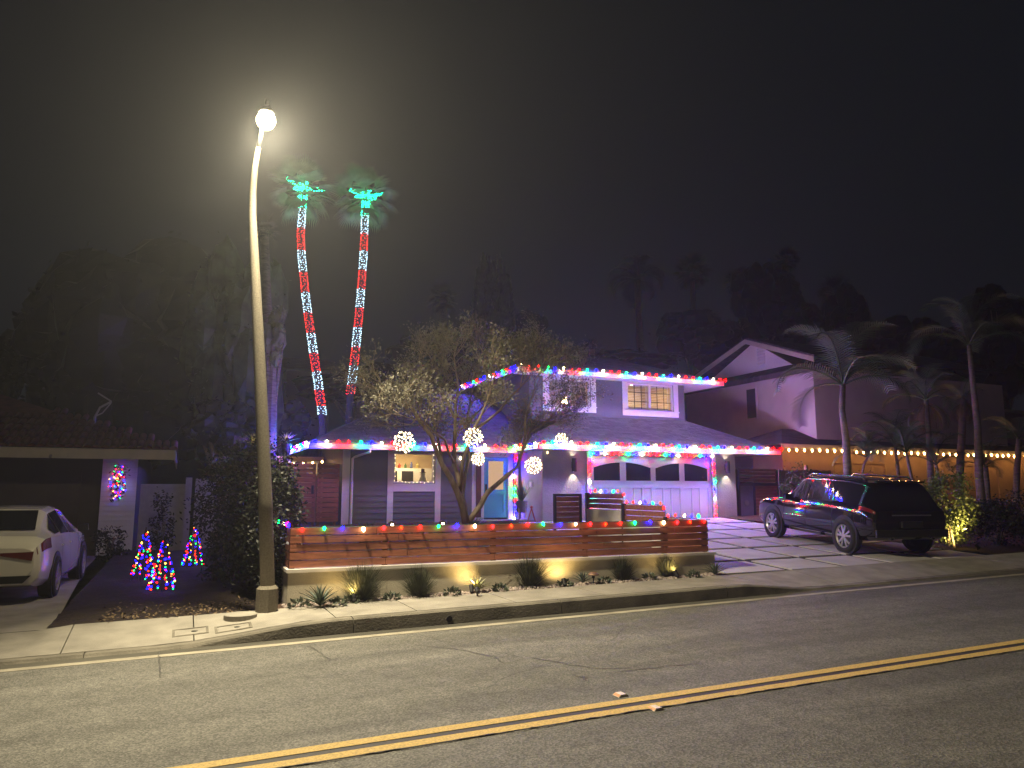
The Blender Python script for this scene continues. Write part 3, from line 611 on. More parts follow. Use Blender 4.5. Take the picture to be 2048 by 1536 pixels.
roof([[gp(9.83, 20.2), gp(19.35, 20.2), gp(17.05, 22.5), gp(12.13, 22.5)],
      [(9.83, 21.8, EZ), (9.83, 20.2, EZ), (12.13, 22.5, EZ + 1.15), (10.53, 22.5, EZ + .35)],
      [(19.35, 20.2, EZ), (19.35, 27, EZ), (17.05, 24.7, EZ + 1.15), (17.05, 22.5, EZ + 1.15)]])
LZ_ = 3.22
roof([[(3.31, 21.8, LZ_), (9.83, 21.8, LZ_), (10.58, 22.55, LZ_ + .375), (10.58, 26.3, LZ_ + 2.25), (7.81, 26.3, LZ_ + 2.25)],
      [(3.31, 30.8, LZ_), (3.31, 21.8, LZ_), (7.81, 26.3, LZ_ + 2.25)],
      [(10.58, 26.3, LZ_ + 2.25), (10.58, 30.8, LZ_), (3.31, 30.8, LZ_), (7.81, 26.3, LZ_ + 2.25)]])
UZ = 5.90; us = .38
roof([[(9.9, 21.9, UZ), (18.39, 21.9, UZ), (14.9, 25.4, UZ + 3.5 * us), (13.4, 25.4, UZ + 3.5 * us)],
      [(9.9, 28.9, UZ), (9.9, 21.9, UZ), (13.4, 25.4, UZ + 3.5 * us)],
      [(18.39, 21.9, UZ), (18.39, 28.9, UZ), (14.9, 25.4, UZ + 3.5 * us)],
      [(18.39, 28.9, UZ), (9.9, 28.9, UZ), (13.4, 25.4, UZ + 3.5 * us), (14.9, 25.4, UZ + 3.5 * us)]])
FASC = mat('fascia_paint', (.24, .235, .24), .6)
def fascia(p, q, h=.15, z=None, th=.03):
    b = MB(); p, q = Vector(p), Vector(q); d = (q - p).normalized(); nn = Vector((d.y, -d.x, 0)) * th
    b.hexa([p + Vector((0, 0, -h)), q + Vector((0, 0, -h)), q + nn + Vector((0, 0, -h)), p + nn + Vector((0, 0, -h))], [p, q, q + nn, p + nn]); b.build('fascia', FASC, house)
fascia((9.83, 20.2, EZ - .02), (19.35, 20.2, EZ - .02)); fascia((9.83, 21.8, EZ - .02), (9.83, 20.19, EZ - .02)); fascia((19.35, 20.2, EZ - .02), (19.35, 27, EZ - .02))
fascia((3.31, 21.8, LZ_ - .02), (9.8, 21.8, LZ_ - .02)); fascia((3.31, 30, LZ_ - .02), (3.31, 21.79, LZ_ - .02))
fascia((9.9, 21.9, UZ - .02), (18.39, 21.9, UZ - .02)); fascia((9.9, 28.9, UZ - .02), (9.9, 21.89, UZ - .02)); fascia((18.39, 21.9, UZ - .02), (18.39, 28, UZ - .02))
b = MB(); b.box((9.86, 20.24, EZ - .16), (19.3, GYW - .04, EZ - .13)); b.box((17.84, GYW, EZ - .16), (19.3, 26, EZ - .13)); b.box((3.36, 21.84, LZ_ - .16), (10.2, WY - .04, LZ_ - .13)); b.box((9.94, 21.94, UZ - .16), (18.35, 22.46, UZ - .13)); b.box((17.03, 22.5, UZ - .16), (18.35, 28, UZ - .13)); b.build('soffit', WHITE, house)
b = MB(); p0 = Vector((5.05, 21.74, 3.08)); b.tube([p0, (5.05, 21.74, 2.98), (4.72, 22.3, 2.85), (4.66, WY - .07, 2.8), (4.66, WY - .07, .85)], .036, 8); b.build('downspout', WHITE, house)
b = MB(); b.box((10.32 - .12, 21.5, 1.95), (10.249, 21.64, 2.13)); dbx = b.build('meter_box', WHITE, house)
# -- wall sconces at the garage
def sconce(x, lab):
    s = thing('wall_sconce', lab, 'lamp', (x, GYW - .1, 2.6), 0, 'black garage wall lamps'); b = MB()
    b.lathe([(.075, 2.44), (.08, 2.44), (.08, 2.86), (.075, 2.86), (.075, 2.44)], (x, GYW - .12, 0), 14); b.box((x - .04, GYW - .045, 2.55), (x + .04, GYW - .001, 2.75)); b.build('lamp_shade', DARKMETAL, s)
    b = MB(); b.lathe([(0, 2.63), (.05, 2.64), (.05, 2.66), (0, 2.67)], (x, GYW - .12, 0), 10); b.build('bulb', emat('sconce_bulb', (1, .80, .58), 60), s)
    for sgn, e in ((-1, SCONCE_W), (1, SCONCE_W * .35)):
        l = bpy.data.lights.new('sconce_light', 'SPOT'); l.energy = e; l.color = (1, .82, .6); l.spot_size = rad(82); l.spot_blend = .5; l.shadow_soft_size = .03
        o = bpy.data.objects.new('sconce_light', l); COL.objects.link(o); o.parent = s; o.location = (0, -.02, .15 if sgn > 0 else -.05); o.rotation_euler = (0 if sgn < 0 else rad(180), 0, 0)
sconce(11.32, 'black cylinder wall lamp between the entry and the garage door'); sconce(17.4, 'black cylinder wall lamp on the pillar between the garage door and the side gate')
# ================================================================== COLOURED STRING LIGHTS
BC = {'R': ('red', (1, 0, 0), (0, .10, .07), .38), 'O': ('orange', (1, 0, 0), (0, .26, .03), .36), 'G': ('green', (0, 1, .10), (.05, 0, .30), .48), 'B': ('blue', (0, 0, 1), (.16, .12, 0), 2.0), 'Y': ('yellow', (1, .72, .36), (0, 0, 0), .6), 'P': ('pink', (1, 0, 0), (0, .12, .16), .36)}
def bulb_mat(c, s):
    nm, pr, ad, g = BC[c]; v = [p * s * g + a for p, a in zip(pr, ad)]; return emat('bulb_%s_%g' % (nm, s), v, 1.0)
CORD = mat('green_cord', (.01, .03, .015), .6)
BULBME = {}
def bulb_mesh(c, s, r, h):
    k = (c, s, r)
    if k not in BULBME:
        b = MB(); b.lathe([(0, -h), (r * .45, -h * .8), (r * .92, -h * .25), (r, h * .1), (r * .6, h * .5), (0, h * .55)], (0, 0, 0), 6)
        BULBME[k] = b.mesh('bulb_' + BC[c][0], bulb_mat(c, s), True)
    return BULBME[k]
def string_light(label, pts, pattern, spacing, s, r=.03, h=.05, up=False, start=0, group=None, tilt=0.0):
    pts = [Vector(p) for p in pts]; t = thing('string_light', label, 'string lights', pts[0], 0, group)
    b = MB(); b.tube(pts, .006, 4); b.build('cord', CORD, t)
    seg = [(a, c, (c - a).length) for a, c in zip(pts, pts[1:])]; tot = sum(x[2] for x in seg); n = int(tot / spacing); k = 0
    for i in range(n + 1):
        d = min(i * spacing + spacing * .3, tot - .01)
        for a, c, L in seg:
            if d <= L: p = a + (c - a) * (d / L); break
            d -= L
        ch = pattern[(i + start) % len(pattern)]
        inst('bulb', bulb_mesh(ch, s, r, h), p + Vector((U(-.03, .03), U(-.01, .01), (h * .7 if up else -h * .5) + U(-.014, .014))), t, ((rad(180) if up else 0) + U(-.25, .25), U(-.45, .45), 0), U(.82, 1.1))
    return t
FP = 'RGBYO'
yl = FY + .034
string_light('coloured bulbs standing along the top of the long slat fence', [(1.6, yl, FTOP + .01), (FX1 - .05, yl, FTOP + .012)], 'RGBYPO', .312, FENCE_I, .028, .046)
string_light('tight run of bulbs on the fence return beside the hedge', [(FX0 + .03, FY + .2, FTOP + .012), (FX0 + .03, FY + 4.6, FTOP + .012)], 'BRYBGP', .3, FENCE_I, .027, .046, up=True)
string_light('bulbs stepping down the driveway fence bays', [(SX, 16.2, 1.79), (SX, 14.64, 1.79), (SX, 14.60, 1.55), (SX, 13.04, 1.55), (SX, 12.98, 1.30), (SX, FY + .3, 1.30)], 'PRYBGOR', .26, STEP_I, .03, .05, up=True)
EP = 'RGBYP'
string_light('coloured bulbs along the garage eave between the entry and the side gate', [(9.83, 20.06, EZ + .06), (19.35, 20.06, EZ + .06)], EP, .312, EAVE_I, .038, .054)
string_light('coloured bulbs on the short eave return above the entry', [(9.74, 21.75, EZ + .03), (9.74, 20.2, EZ + .03)], 'YOGB', .34, EAVE_I * .5, .038, .054)
string_light('coloured bulbs along the low eave over the lit kitchen window', [(3.31, 21.66, LZ_ + .06), (9.75, 21.66, LZ_ + .06)], 'BYRPG', .33, EAVE_I * .55, .037, .052)
string_light('blue and pink bulbs on the side eave beside the wooden gate', [(3.22, 26.5, LZ_ + .03), (3.22, 21.8, LZ_ + .03)], 'BPBYBG', .3, EAVE_I * .5, .037, .052)
string_light('coloured bulbs along the upper storey eave', [(9.9, 21.76, UZ + .06), (18.39, 21.76, UZ + .06)], 'YPRGB', .312, EAVE_I * .62, .038, .054)
string_light('coloured bulbs on the upper eave return behind the bare tree', [(9.81, 27.5, UZ + .03), (9.81, 21.9, UZ + .03)], 'BYRBGOB', .4, EAVE_I * .5, .04, .056)
gy_ = GYW - .05
string_light('coloured bulbs framing the white garage door', [(11.95, gy_, 1.2), (11.95, gy_, 3.06), (16.86, gy_, 3.06), (16.9, gy_, .85)], 'RGBYR', .29, DOOR_I, .030, .046)
string_light('vertical strand of coloured bulbs down the right jamb of the teal door', [(10.02, WY - .05, 3.0), (10.02, WY - .05, .98), (9.95, WY - .1, .95)], 'RBBYRGG', .2, DOOR_I * .45, .03, .046)

# ================================================================== PLANTS
def spot(x, y, z, target, e, size, lab, col=(1, .66, .22), r=.03):
    s = thing('ground_spot', lab, 'spot light', (x, y, z), 0, 'ground spots in the garden beds'); d = (Vector(target) - Vector((x, y, z + .1))).normalized()
    b = MB(); b.tube([(x, y, z - .04), (x, y, z + .07)], .012, 6); b.build('stake', BLACKPL, s)
    c = Vector((x, y, z + .09)); b = MB(); b.tube([c - d * .07, c + d * .04], [.03, .042], 10, cap=False); b.tube([c - d * .075, c - d * .07], [.02, .03], 10); b.build('head', BLACKPL, s)
    b = MB(); b.tube([c + d * .028, c + d * .032], .038, 10); b.build('lens', emat('spot_lens', col, 12), s)
    l = bpy.data.lights.new('ground_spot_light', 'SPOT'); l.energy = e; l.color = col; l.spot_size = rad(size); l.spot_blend = .8; l.shadow_soft_size = r
    o = bpy.data.objects.new('ground_spot_light', l); COL.objects.link(o); o.parent = s; o.location = c + d * .06 - Vector((x, y, z)); o.rotation_euler = d.to_track_quat('-Z', 'Y').to_euler()
    return s
def bed(px, py): p = onp(px, py, .175, G); return p
def grass(px, py, h, r, n, lab, group='ornamental grasses in front of the stucco wall', z=None, pos=None, m=GRASSB):
    p = pos or bed(px, py); t = thing('grass_clump', lab, 'grass plant', p, 0, group); b = MB()
    for _ in range(n):
        a = U(0, 6.283); e = abs(random.gauss(0, .72)); e = min(e, 1.4); L = h * U(.7, 1.12)
        d = Vector((math.cos(a) * math.sin(e), math.sin(a) * math.sin(e), math.cos(e)))
        q = Vector((p[0] + math.cos(a) * U(0, r * .3), p[1] + math.sin(a) * U(0, r * .3), p[2] - .01)); b.blade(q, d, L * (1 - .22 * (e > .9)), U(.006, .011), U(.25, .8), 5, Vector((-math.sin(a), math.cos(a), 0)) if random.random() < .5 else Vector((1, 0, 0)))
    b.build('blades', m, t, kind='stuff'); return t
LEAFME = {}
def agave_leaf(m, W=.12):
    k = (m.name, W)
    if k not in LEAFME:
        b = MB(); seg = 6; vs = []; z = 0; x = 0; ang = 0.0
        for i in range(seg + 1):
            u = i / seg; wd = W * .5 * (0.75 + .9 * u - 1.65 * u * u + .01) if u < 1 else 0.002; x = u; z = .10 * math.sin(u * 2.4)
            vs += [(x, -wd, z + wd * .35), (x, 0, z - .012), (x, wd, z + wd * .35)]
        fs = []
        for i in range(seg): fs += [(3 * i, 3 * i + 1, 3 * i + 4, 3 * i + 3), (3 * i + 1, 3 * i + 2, 3 * i + 5, 3 * i + 4)]
        b.add(vs, fs); LEAFME[k] = b.mesh('agave_leaf', m, True)
    return LEAFME[k]
def agave(p, r, n, lab, m=AGAVEL, group='spiky agaves', W=.14, emax=1.25, name='agave'):
    t = thing(name, lab, 'agave', p, 0, group); me = agave_leaf(m, W)
    for i in range(n):
        u = (i + .5) / n; el = lerp(.18, emax, u) ; a = i * 2.39996 + U(-.15, .15); sc_ = r * lerp(1, .78, u) * U(.9, 1.08)
        inst('leaf', me, Vector(p) + Vector((0, 0, .02 + .05 * u * r)), t, (U(-.15, .15), -el, a), sc_)
    return t
def succulent(p, r, n, lab):
    t = thing('succulent', lab, 'succulent', p, 0, 'low succulents in the gravel bed'); b = MB()
    for _ in range(n):
        a = U(0, 6.283); e = math.acos(U(0, 1)); d = Vector((math.cos(a) * math.sin(e), math.sin(a) * math.sin(e), math.cos(e) * .75)); c = Vector(p) + d * r * U(.6, 1)
        b.leaf(c, (d + Vector((U(-.5, .5), U(-.5, .5), U(-.2, .6)))), Vector((U(-1, 1), U(-1, 1), U(-1, 1))), U(.05, .09), U(.03, .05))
    b.build('foliage', mat('succulent_leaf', (.06, .075, .05), .5, noise=.5, nscale=8), t); return t
grass(722, 1200, .60, .3, 900, 'wide grass clump lit yellow from below on its left side'); grass(838, 1192, .48, .26, 760, 'rounded dark grass clump second from the street lamp')
grass(1058, 1172, .60, .36, 1050, 'largest grass clump, with feathery tips above the wall cap'); grass(1245, 1160, .45, .26, 720, 'upright grey grass clump beside the small mushroom light'); grass(1334, 1153, .40, .28, 700, 'dark grass clump backlit by a yellow spot near the wall end')
agave(bed(640, 1214), .36, 34, 'dark spiky agave nearest the street lamp', W=.13); agave(bed(954, 1184), .27, 20, 'pale agave with broad leaves lit from in front', AGAVEP, W=.26, emax=1.1); agave(bed(1166, 1168), .24, 26, 'small dark agave against the brightest patch of wall', W=.14); agave(bed(1430, 1151), .28, 28, 'spiky agave past the driveway end of the wall', W=.13)
for px, py, r, l in ((598, 1216, .15, 'low bushy succulent by the wall corner'), (676, 1212, .11, 'low succulent between the first agave and the lit grass'), (700, 1206, .1, 'dark succulent at the foot of the lit grass'), (783, 1200, .11, 'flat succulent between the two big left grasses'), (905, 1191, .12, 'round succulent left of the pale agave'), (1000, 1182, .11, 'succulent at the left foot of the largest grass'), (1130, 1172, .11, 'succulent right of the largest grass'), (1208, 1166, .1, 'succulent between the mushroom light and the grey grass'), (1300, 1159, .12, 'wide succulent left of the backlit grass'), (1388, 1155, .11, 'succulent between the backlit grass and the last agave')): succulent(bed(px, py), r, 70, l)
# path lights
def path_light(p, h, lab, e, grp='mushroom path lights'):
    t = thing('path_light', lab, 'path light', p, 0, grp); x, y, z = p; b = MB(); b.tube([(x, y, z - .05), (x, y, z + h)], .012, 6); b.build('stem', DARKMETAL, t)
    b = MB(); b.lathe([(0, h + .045), (.05, h + .04), (.095, h), (.10, h - .012), (.03, h - .005), (0, h - .005)], p, 14); b.build('hood', mat('bronze', (.2, .12, .08), .5, metal=.3), t, smooth=True)
    b = MB(); b.lathe([(.02, h - .06), (.026, h - .06), (.026, h - .008), (.02, h - .008)], p, 8)
    if e: b.build('lamp', emat('path_lamp', (1, .72, .4), e), t)
    else: b.build('lamp', BLACKPL, t)
path_light(bed(1187, 1168), .16, 'small unlit mushroom light in front of the bright wall patch', 0)
def yard(px, py, Y): q = atY(px, py, Y); return Vector((q.x, Y, .62 + .022 * (Y - 11.6)))
path_light(yard(785, 1030, 16.5), .40, 'glowing mushroom path light below the kitchen window', 40); path_light(yard(886, 1030, 16.5), .40, 'glowing mushroom path light beside the tree trunk', 40)
for px, Y, r, l in ((735, 15.2, .62, 'large dusky agave in the yard below the grey siding'), (832, 15.2, .6, 'large dusky agave in the yard under the white window trim'), (945, 17.8, .5, 'agave half hidden behind the tree foot')): agave(yard(px, 1030, Y), r, 36, l, W=.12, group='agaves in the front yard')
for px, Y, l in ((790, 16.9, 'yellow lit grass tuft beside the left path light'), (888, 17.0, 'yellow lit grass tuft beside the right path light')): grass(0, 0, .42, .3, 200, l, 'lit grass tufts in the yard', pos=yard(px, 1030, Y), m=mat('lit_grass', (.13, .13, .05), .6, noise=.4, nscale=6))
# spots washing the wall, the fence, the grass
k = 0
for x, y, tx, tz, e, lab in ((2.42, 11.30, 2.3, .9, 16, 'spot buried at the foot of the wide lit grass'), (4.30, 11.36, 4.45, 1.0, 16, 'spot behind the pale agave washing the wall'), (5.95, 11.36, 6.0, .95, 20, 'spot behind the small agave at the brightest wall patch'), (8.22, 11.36, 8.1, .95, 16, 'spot behind the backlit grass near the wall end')):
    spot(x, y - .08, gz(x) + .17, (tx, 11.75, tz + .1), e * .8, 158, lab)
q = bed(955, 1190); spot(q.x - .05, q.y - .12, q.z, (q.x, q.y + .1, q.z + .2), .8, 90, 'tiny spot in front of the pale agave')
# hillside agaves, lit
for px, py, Y, l in ((507, 884, 19.0, 'sharply lit agave just left of the street lamp pole'), (573, 878, 23.0, 'sharply lit agave beside the low left eave')):
    p = atY(px, py, Y); p.z -= .12; b = MB(); b.lathe([(.11, -.35), (.16, -.02), (.14, 0), (0, -.01)], p, 12); b.tube([p + Vector((0, 0, -.34)), Vector((p.x, p.y, .3))], .07, 8); tag(b.build('planter_post', DARKMETAL), 'slim dark planter post under the ' + l.split(' just')[0].split(' beside')[0] + (' by the pole' if px < 540 else ' by the eave'), 'planter')
    agave(p, .42, 16, l, AGAVEP, 'lit agaves on the slope', W=.16); spot(p.x + .02, p.y - .28, p.z - .0, (p.x, p.y + .05, p.z + .25), 3.5, 70, 'spot aimed up into the ' + ('agave beside the pole' if px < 540 else 'agave beside the low eave'))

# foliage helper
def puff(b, c, rx, ry, rz, n, L, W, lump=28, fill=.35, core=False):
    cs = []
    for _ in range(lump):
        a = U(0, 6.283); s = U(-1, 1); q = math.sqrt(1 - s * s); k = U(fill, 1) ** .5 * (.9 if core else 1); cs.append((math.cos(a) * q * k, math.sin(a) * q * k, s * k, U(.16, .36)))
    if core:  # dense inner foliage: rough lumps of leaf mass
        for x, y, z, r in cs + [(0, 0, 0, .62), (.35, 0, -.1, .42), (-.35, 0, -.1, .42), (0, 0, .35, .42)]:
            vs = []; nu, nv = 8, 5; o_ = Vector((c[0] + x * rx, c[1] + y * ry, c[2] + z * rz))
            for i in range(nv + 1):
                for j in range(nu):
                    a, e = j * 2 * math.pi / nu, math.pi * (i / nv - .5); k = r * U(.75, 1.1) * 1.15; vs.append(o_ + Vector((math.cos(a) * math.cos(e) * rx * k, math.sin(a) * math.cos(e) * ry * k, math.sin(e) * rz * k)))
            b.add(vs, [(i * nu + j, i * nu + (j + 1) % nu, (i + 1) * nu + (j + 1) % nu, (i + 1) * nu + j) for i in range(nv) for j in range(nu)])
    for _ in range(n):
        x, y, z, r = random.choice(cs); g_ = lambda: random.gauss(0, r * (.42 if core else .6))
        p = Vector((c[0] + (x + g_()) * rx, c[1] + (y + g_()) * ry, c[2] + (z + g_()) * rz)); b.leaf(p, Vector((U(-1, 1), U(-1, 1), U(-.8, .6))), Vector((U(-1, 1), U(-1, 1), U(-1, 1))), L * U(.6, 1.3), W * U(.6, 1.3))
# ---- the yard tree: crooked stems, thin twigs, sparse leaves, light balls hanging in it
TB = yard(930, 1035, 14.4)
tree = thing('olive_tree', 'sparse leafed crooked yard tree with bare low branches in front of the house', 'tree', TB)
def T(px, py, dy=0): return atY(px, py, 14.4 + dy)
limbs = [([(932, 1046, 0), (915, 985, .0), (885, 930, -.2), (862, 870, -.4), (820, 810, -.7), (770, 782, -.9)], .10),
 ([(885, 930, -.2), (872, 860, .3), (858, 800, .6), (842, 740, .8)], .045), ([(930, 1040, .1), (920, 980, .1), (908, 925, .2), (911, 840, .3), (917, 775, .3), (908, 715, .2)], .085),
 ([(920, 985, .1), (925, 920, -.3), (945, 862, -.5), (975, 800, -.7), (990, 752, -.8)], .06), ([(925, 990, .2), (938, 915, .6), (930, 850, 1.0), (945, 780, 1.3), (960, 720, 1.4)], .05),
 ([(938, 1042, 0), (975, 985, .1), (1010, 955, .15), (1034, 935, .2), (1045, 900, .3), (1062, 862, .4), (1100, 838, .5), (1140, 820, .6)], .075),
 ([(1045, 900, .3), (1050, 850, .1), (1062, 800, 0), (1070, 760, -.1), (1088, 728, -.1)], .04), ([(908, 925, .2), (890, 880, -.6), (850, 845, -1.0), (800, 830, -1.3)], .04),
 ([(862, 870, -.4), (835, 850, -.2), (800, 852, 0)], .02), ([(911, 840, .3), (880, 775, .6), (866, 722, .7)], .035), ([(945, 862, -.5), (1000, 820, -.4), (1040, 775, -.3), (1050, 722, -.3)], .04), ([(930, 850, 1.0), (990, 790, 1.6), (1030, 742, 1.8)], .035), ([(1100, 838, .5), (1130, 790, .5), (1150, 750, .6)], .025)]
b = MB(); twigs = MB(); tips = []
for pts, r in limbs:
    P = [T(*p) for p in pts]; Q = [P[0]]
    for a, c in zip(P, P[1:]): Q += [lerp(a, c, .5) + Vector((U(-.03, .03), U(-.03, .03), U(-.02, .02))), c]
    n = len(Q); b.tube(Q, [.84 * r * (1 - .78 * (i / (n - 1)) ** .8) for i in range(n)], 8)
    for i, q in enumerate(Q):
        if i > n * .45: tips.append((q, (Q[i] - Q[i - 1]).normalized()))
b.build('trunk', BARK, tree, smooth=True)
CL = T(950, 730)
leaves = MB(); ends = []
def twig(p, d, L, r, lv):
    pts = [p]; q = p
    for _ in range(4): d = (d + Vector((U(-.35, .35), U(-.35, .35), U(-.22, .3)))).normalized(); q = q + d * L / 4; pts.append(q)
    twigs.tube(pts, [r, r * .85, r * .7, r * .5, r * .35], 4, cap=False)
    for i in (2, 3, 4):
        if lv > 0:
            for _ in range(2 if lv > 1 else 1): twig(pts[i], (d + Vector((U(-1, 1), U(-1, 1), U(-.5, .7)))).normalized(), L * U(.55, .8), r * .55, lv - 1)
        else: ends.append((pts[i], d))
for p, d in tips:
    for _ in range(2): twig(p, (d + Vector((U(-.9, .9), U(-.9, .9), U(-.2, .6)))).normalized(), U(.34, .58), .012, 2)
for p, d in ends:
    k_ = 5 if p.z > T(0, 850).z else 3
    for _ in range(k_):
        q = p + Vector((random.gauss(0, .08), random.gauss(0, .08), random.gauss(0, .08))); leaves.leaf(q, d + Vector((U(-1, 1), U(-1, 1), U(-1, .8))), Vector((U(-1, 1), U(-1, 1), U(-1, 1))), U(.045, .085), U(.016, .028))
twigs.build('twigs', TWIG, tree, kind='stuff'); leaves.build('leaves', OLIVE, tree, kind='stuff')
# light balls
def light_ball(px, py, r, dy, lab, anchor):
    c = T(px, py, dy); t = thing('light_ball', lab, 'light ball', c, 0, 'balls of warm white lights hung in the tree')
    b = MB()
    for k in range(6):
        a = k * math.pi / 6; b.tube([c + Vector((math.cos(a) * math.cos(u), math.sin(a) * math.cos(u), math.sin(u))) * r * .93 for u in [i * 2 * math.pi / 16 for i in range(17)]], .004, 4, cap=False)
    b.tube([c + Vector((0, 0, r * .93)), T(*anchor)], .004, 4); b.build('wire_frame', DARKMETAL, t)
    b = MB(); N = 74
    for i in range(N):
        z = 1 - 2 * (i + .5) / N; q = math.sqrt(1 - z * z); a = i * 2.39996 + U(-.15, .15); b.octa(c + Vector((math.cos(a) * q, math.sin(a) * q, z)) * r * (U(.9, 1.03) if i % 3 else U(.55, .9)), r * U(.07, .115))
    b.build('bulbs', emat('ball_bulb', (1, .80, .46), BALL_I), t, kind='stuff'); return t
light_ball(808, 884, .195, -1.2, 'ball of warm white lights in front of the low left eave', (806, 832, -1.2)); light_ball(946, 875, .195, -.55, 'ball of warm white lights hanging highest at the middle of the tree', (948, 858, -.5))
light_ball(956, 918, .145, .6, 'smaller ball of warm white lights beside the teal door top', (945, 860, .5)); light_ball(1122, 880, .155, .6, 'ball of warm white lights at the tip of the right branch', (1122, 828, .55)); light_ball(1067, 931, .19, .2, 'lowest ball of warm white lights, right of the big bent limb', (1062, 862, .4))
# ---- palms
def fan_frond(L=1.0, n=17, spread=2.3):
    b = MB(); b.tube([(0, 0, 0), (L * .28, 0, .03), (L * .5, 0, .02)], [.02, .014, .01], 4)
    for i in range(n):
        a = lerp(-spread / 2, spread / 2, i / (n - 1)); Lb = L * .58 * (1 - .25 * abs(a) / (spread / 2)); b.blade((L * .5, 0, .02), (math.cos(a), math.sin(a), .05), Lb, .05 * L, U(.25, .6), 3, Vector((-math.sin(a), math.cos(a), 0)))
    return b
def feather_frond(L=2.2, n=34, droop=.9, ll=.5, w=.03):
    b = MB(); pts = []; p = Vector((0, 0, 0)); e = .75
    for i in range(13): pts.append(p.copy()); p = p + Vector((math.cos(e), 0, math.sin(e))) * L / 12; e -= droop * 2.2 / 12 * (.4 + i / 9)
    b.tube(pts, [lerp(.028, .006, i / 12) for i in range(13)], 4)
    for k in range(n):
        u = lerp(.14, .99, k / (n - 1)) * 12; i = min(11, int(u)); q = lerp(pts[i], pts[i + 1], u - i); d = (pts[i + 1] - pts[i]).normalized(); Lb = ll * math.sin(math.pi * (.12 + .83 * u / 12)) ** .6
        for s in (-1, 1): dv = Vector((0, s, 0)) + d * .55 + Vector((0, 0, .05)); b.blade(q, dv, Lb * U(.85, 1.1), w, U(.35, .75), 3, d)
    return b
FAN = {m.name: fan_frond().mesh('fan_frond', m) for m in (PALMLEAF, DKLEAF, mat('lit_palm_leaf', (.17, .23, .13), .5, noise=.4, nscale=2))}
FEA = {}
def fronds_on(t, c, me, n, r, emin, emax, flip=0, name='frond'):
    for i in range(n):
        u = (i + .5) / n; a = i * 2.39996 + U(-.3, .3); el = lerp(emax, emin, u ** .8) + U(-.12, .12); inst(name, me, c, t, (U(-.4, .4), -el, a), r * U(.85, 1.1))
def joined_crown(b, src, c, n, r, emin, emax):
    base = [Vector(v) for v in src.v]
    for i in range(n):
        u = (i + .5) / n; a = i * 2.39996 + U(-.3, .3); el = lerp(emax, emin, u ** .8) + U(-.15, .15); s = r * U(.8, 1.1); M = Matrix.Translation(c) @ Matrix.Rotation(a, 4, 'Z') @ Matrix.Rotation(-el, 4, 'Y') @ Matrix.Rotation(U(-.4, .4), 4, 'X'); o = len(b.v)
        b.v += [tuple(M @ (v * s)) for v in base]; b.f += [tuple(k + o for k in f) for f in src.f]; b.m += [0] * len(src.f)
# the two wrapped palms
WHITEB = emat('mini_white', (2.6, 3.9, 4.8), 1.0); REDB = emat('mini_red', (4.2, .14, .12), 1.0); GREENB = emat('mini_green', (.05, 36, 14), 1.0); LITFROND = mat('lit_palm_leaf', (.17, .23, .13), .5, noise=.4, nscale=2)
def lit_palm(ppx, Yp, bands, crown_px, lab, lab2, arms):
    P = [atY(x, y, Yp) for x, y in ppx]; foot = Vector((P[0].x + (P[0].x - P[1].x) * .6, Yp, base_h(P[0].x, Yp) + .3)); full = [foot] + P
    t = thing('palm_tree', lab, 'palm tree', foot, 0, 'tall thin palms wrapped in lights'); b = MB(); n = len(full); R0, R1 = .125, .095
    b.tube(full, [lerp(R0, R1, i / (n - 1)) for i in range(n)], 12); b.build('trunk', mat('dark_bark', (.07, .06, .05), .95, noise=.4, nscale=5), t, smooth=True)
    top = P[-1]; fronds_on(t, top + Vector((0, 0, .1)), FAN['lit_palm_leaf'], 40, 1.35, -1.15, 1.4)
    lt = thing('string_light', lab2, 'string lights', P[0], 0, 'lights wrapped round the palm trunks')
    def along(y):
        for (x0, y0), (x1, y1) in zip(ppx, ppx[1:]):
            if y1 <= y <= y0: u = (y0 - y) / (y0 - y1); return atY(lerp(x0, x1, u), y, Yp)
        return P[-1] if y < ppx[-1][1] else P[0]
    for (ya, yb, c) in bands:
        b = MB(); A_, B_ = along(ya), along(yb); H = (B_ - A_).length; rows = max(2, int(H / .082))
        for i in range(rows):
            p = along(lerp(ya, yb, (i + .5) / rows)); rr = lerp(R0, R1, (ppx[0][1] - ya) / 420) + .03
            for k in range(11): a = k * math.pi / 5.5 + i * 1.1 + U(-.3, .3); b.octa(p + Vector((math.cos(a) * rr, math.sin(a) * rr, U(-.03, .03))), U(.012, .02))
        b.build('light_band', {'w': WHITEB, 'r': REDB, 'g': GREENB}[c], lt, kind='stuff')
    b = MB()
    for (dx, dz) in arms:
        for k in range(9): u = k / 8; b.octa(top + Vector((dx * u, -.12 + U(-.02, .02), .12 + dz * u - .05 * math.sin(u * 3) + U(-.02, .02))), U(.014, .022)); b.octa(top + Vector((dx * u + .04, -.06, .19 + dz * u + U(-.03, .03))), U(.012, .02))
    for k in range(30): b.octa(top + Vector((U(-.18, .18), U(-.18, -.05), U(-.25, .4))), U(.012, .022))
    b.build('light_band', GREENB, lt, kind='stuff')
lit_palm([(645, 830), (636, 765), (628, 712), (619, 650), (611, 590), (604, 520), (601, 470), (605, 420), (606, 385)], 27, [(830, 812, 'w'), (812, 780, 'r'), (780, 743, 'w'), (743, 707, 'r'), (707, 667, 'w'), (667, 626, 'r'), (626, 585, 'w'), (585, 544, 'r'), (544, 501, 'w'), (501, 457, 'r'), (457, 417, 'w'), (417, 392, 'g')], None,
    'thin leaning palm beside the street lamp pole, trunk wrapped in red and white', 'red, white and green banded lights on the palm next to the street lamp', [(-.62, .28), (.75, .06), (-.35, -.08)])
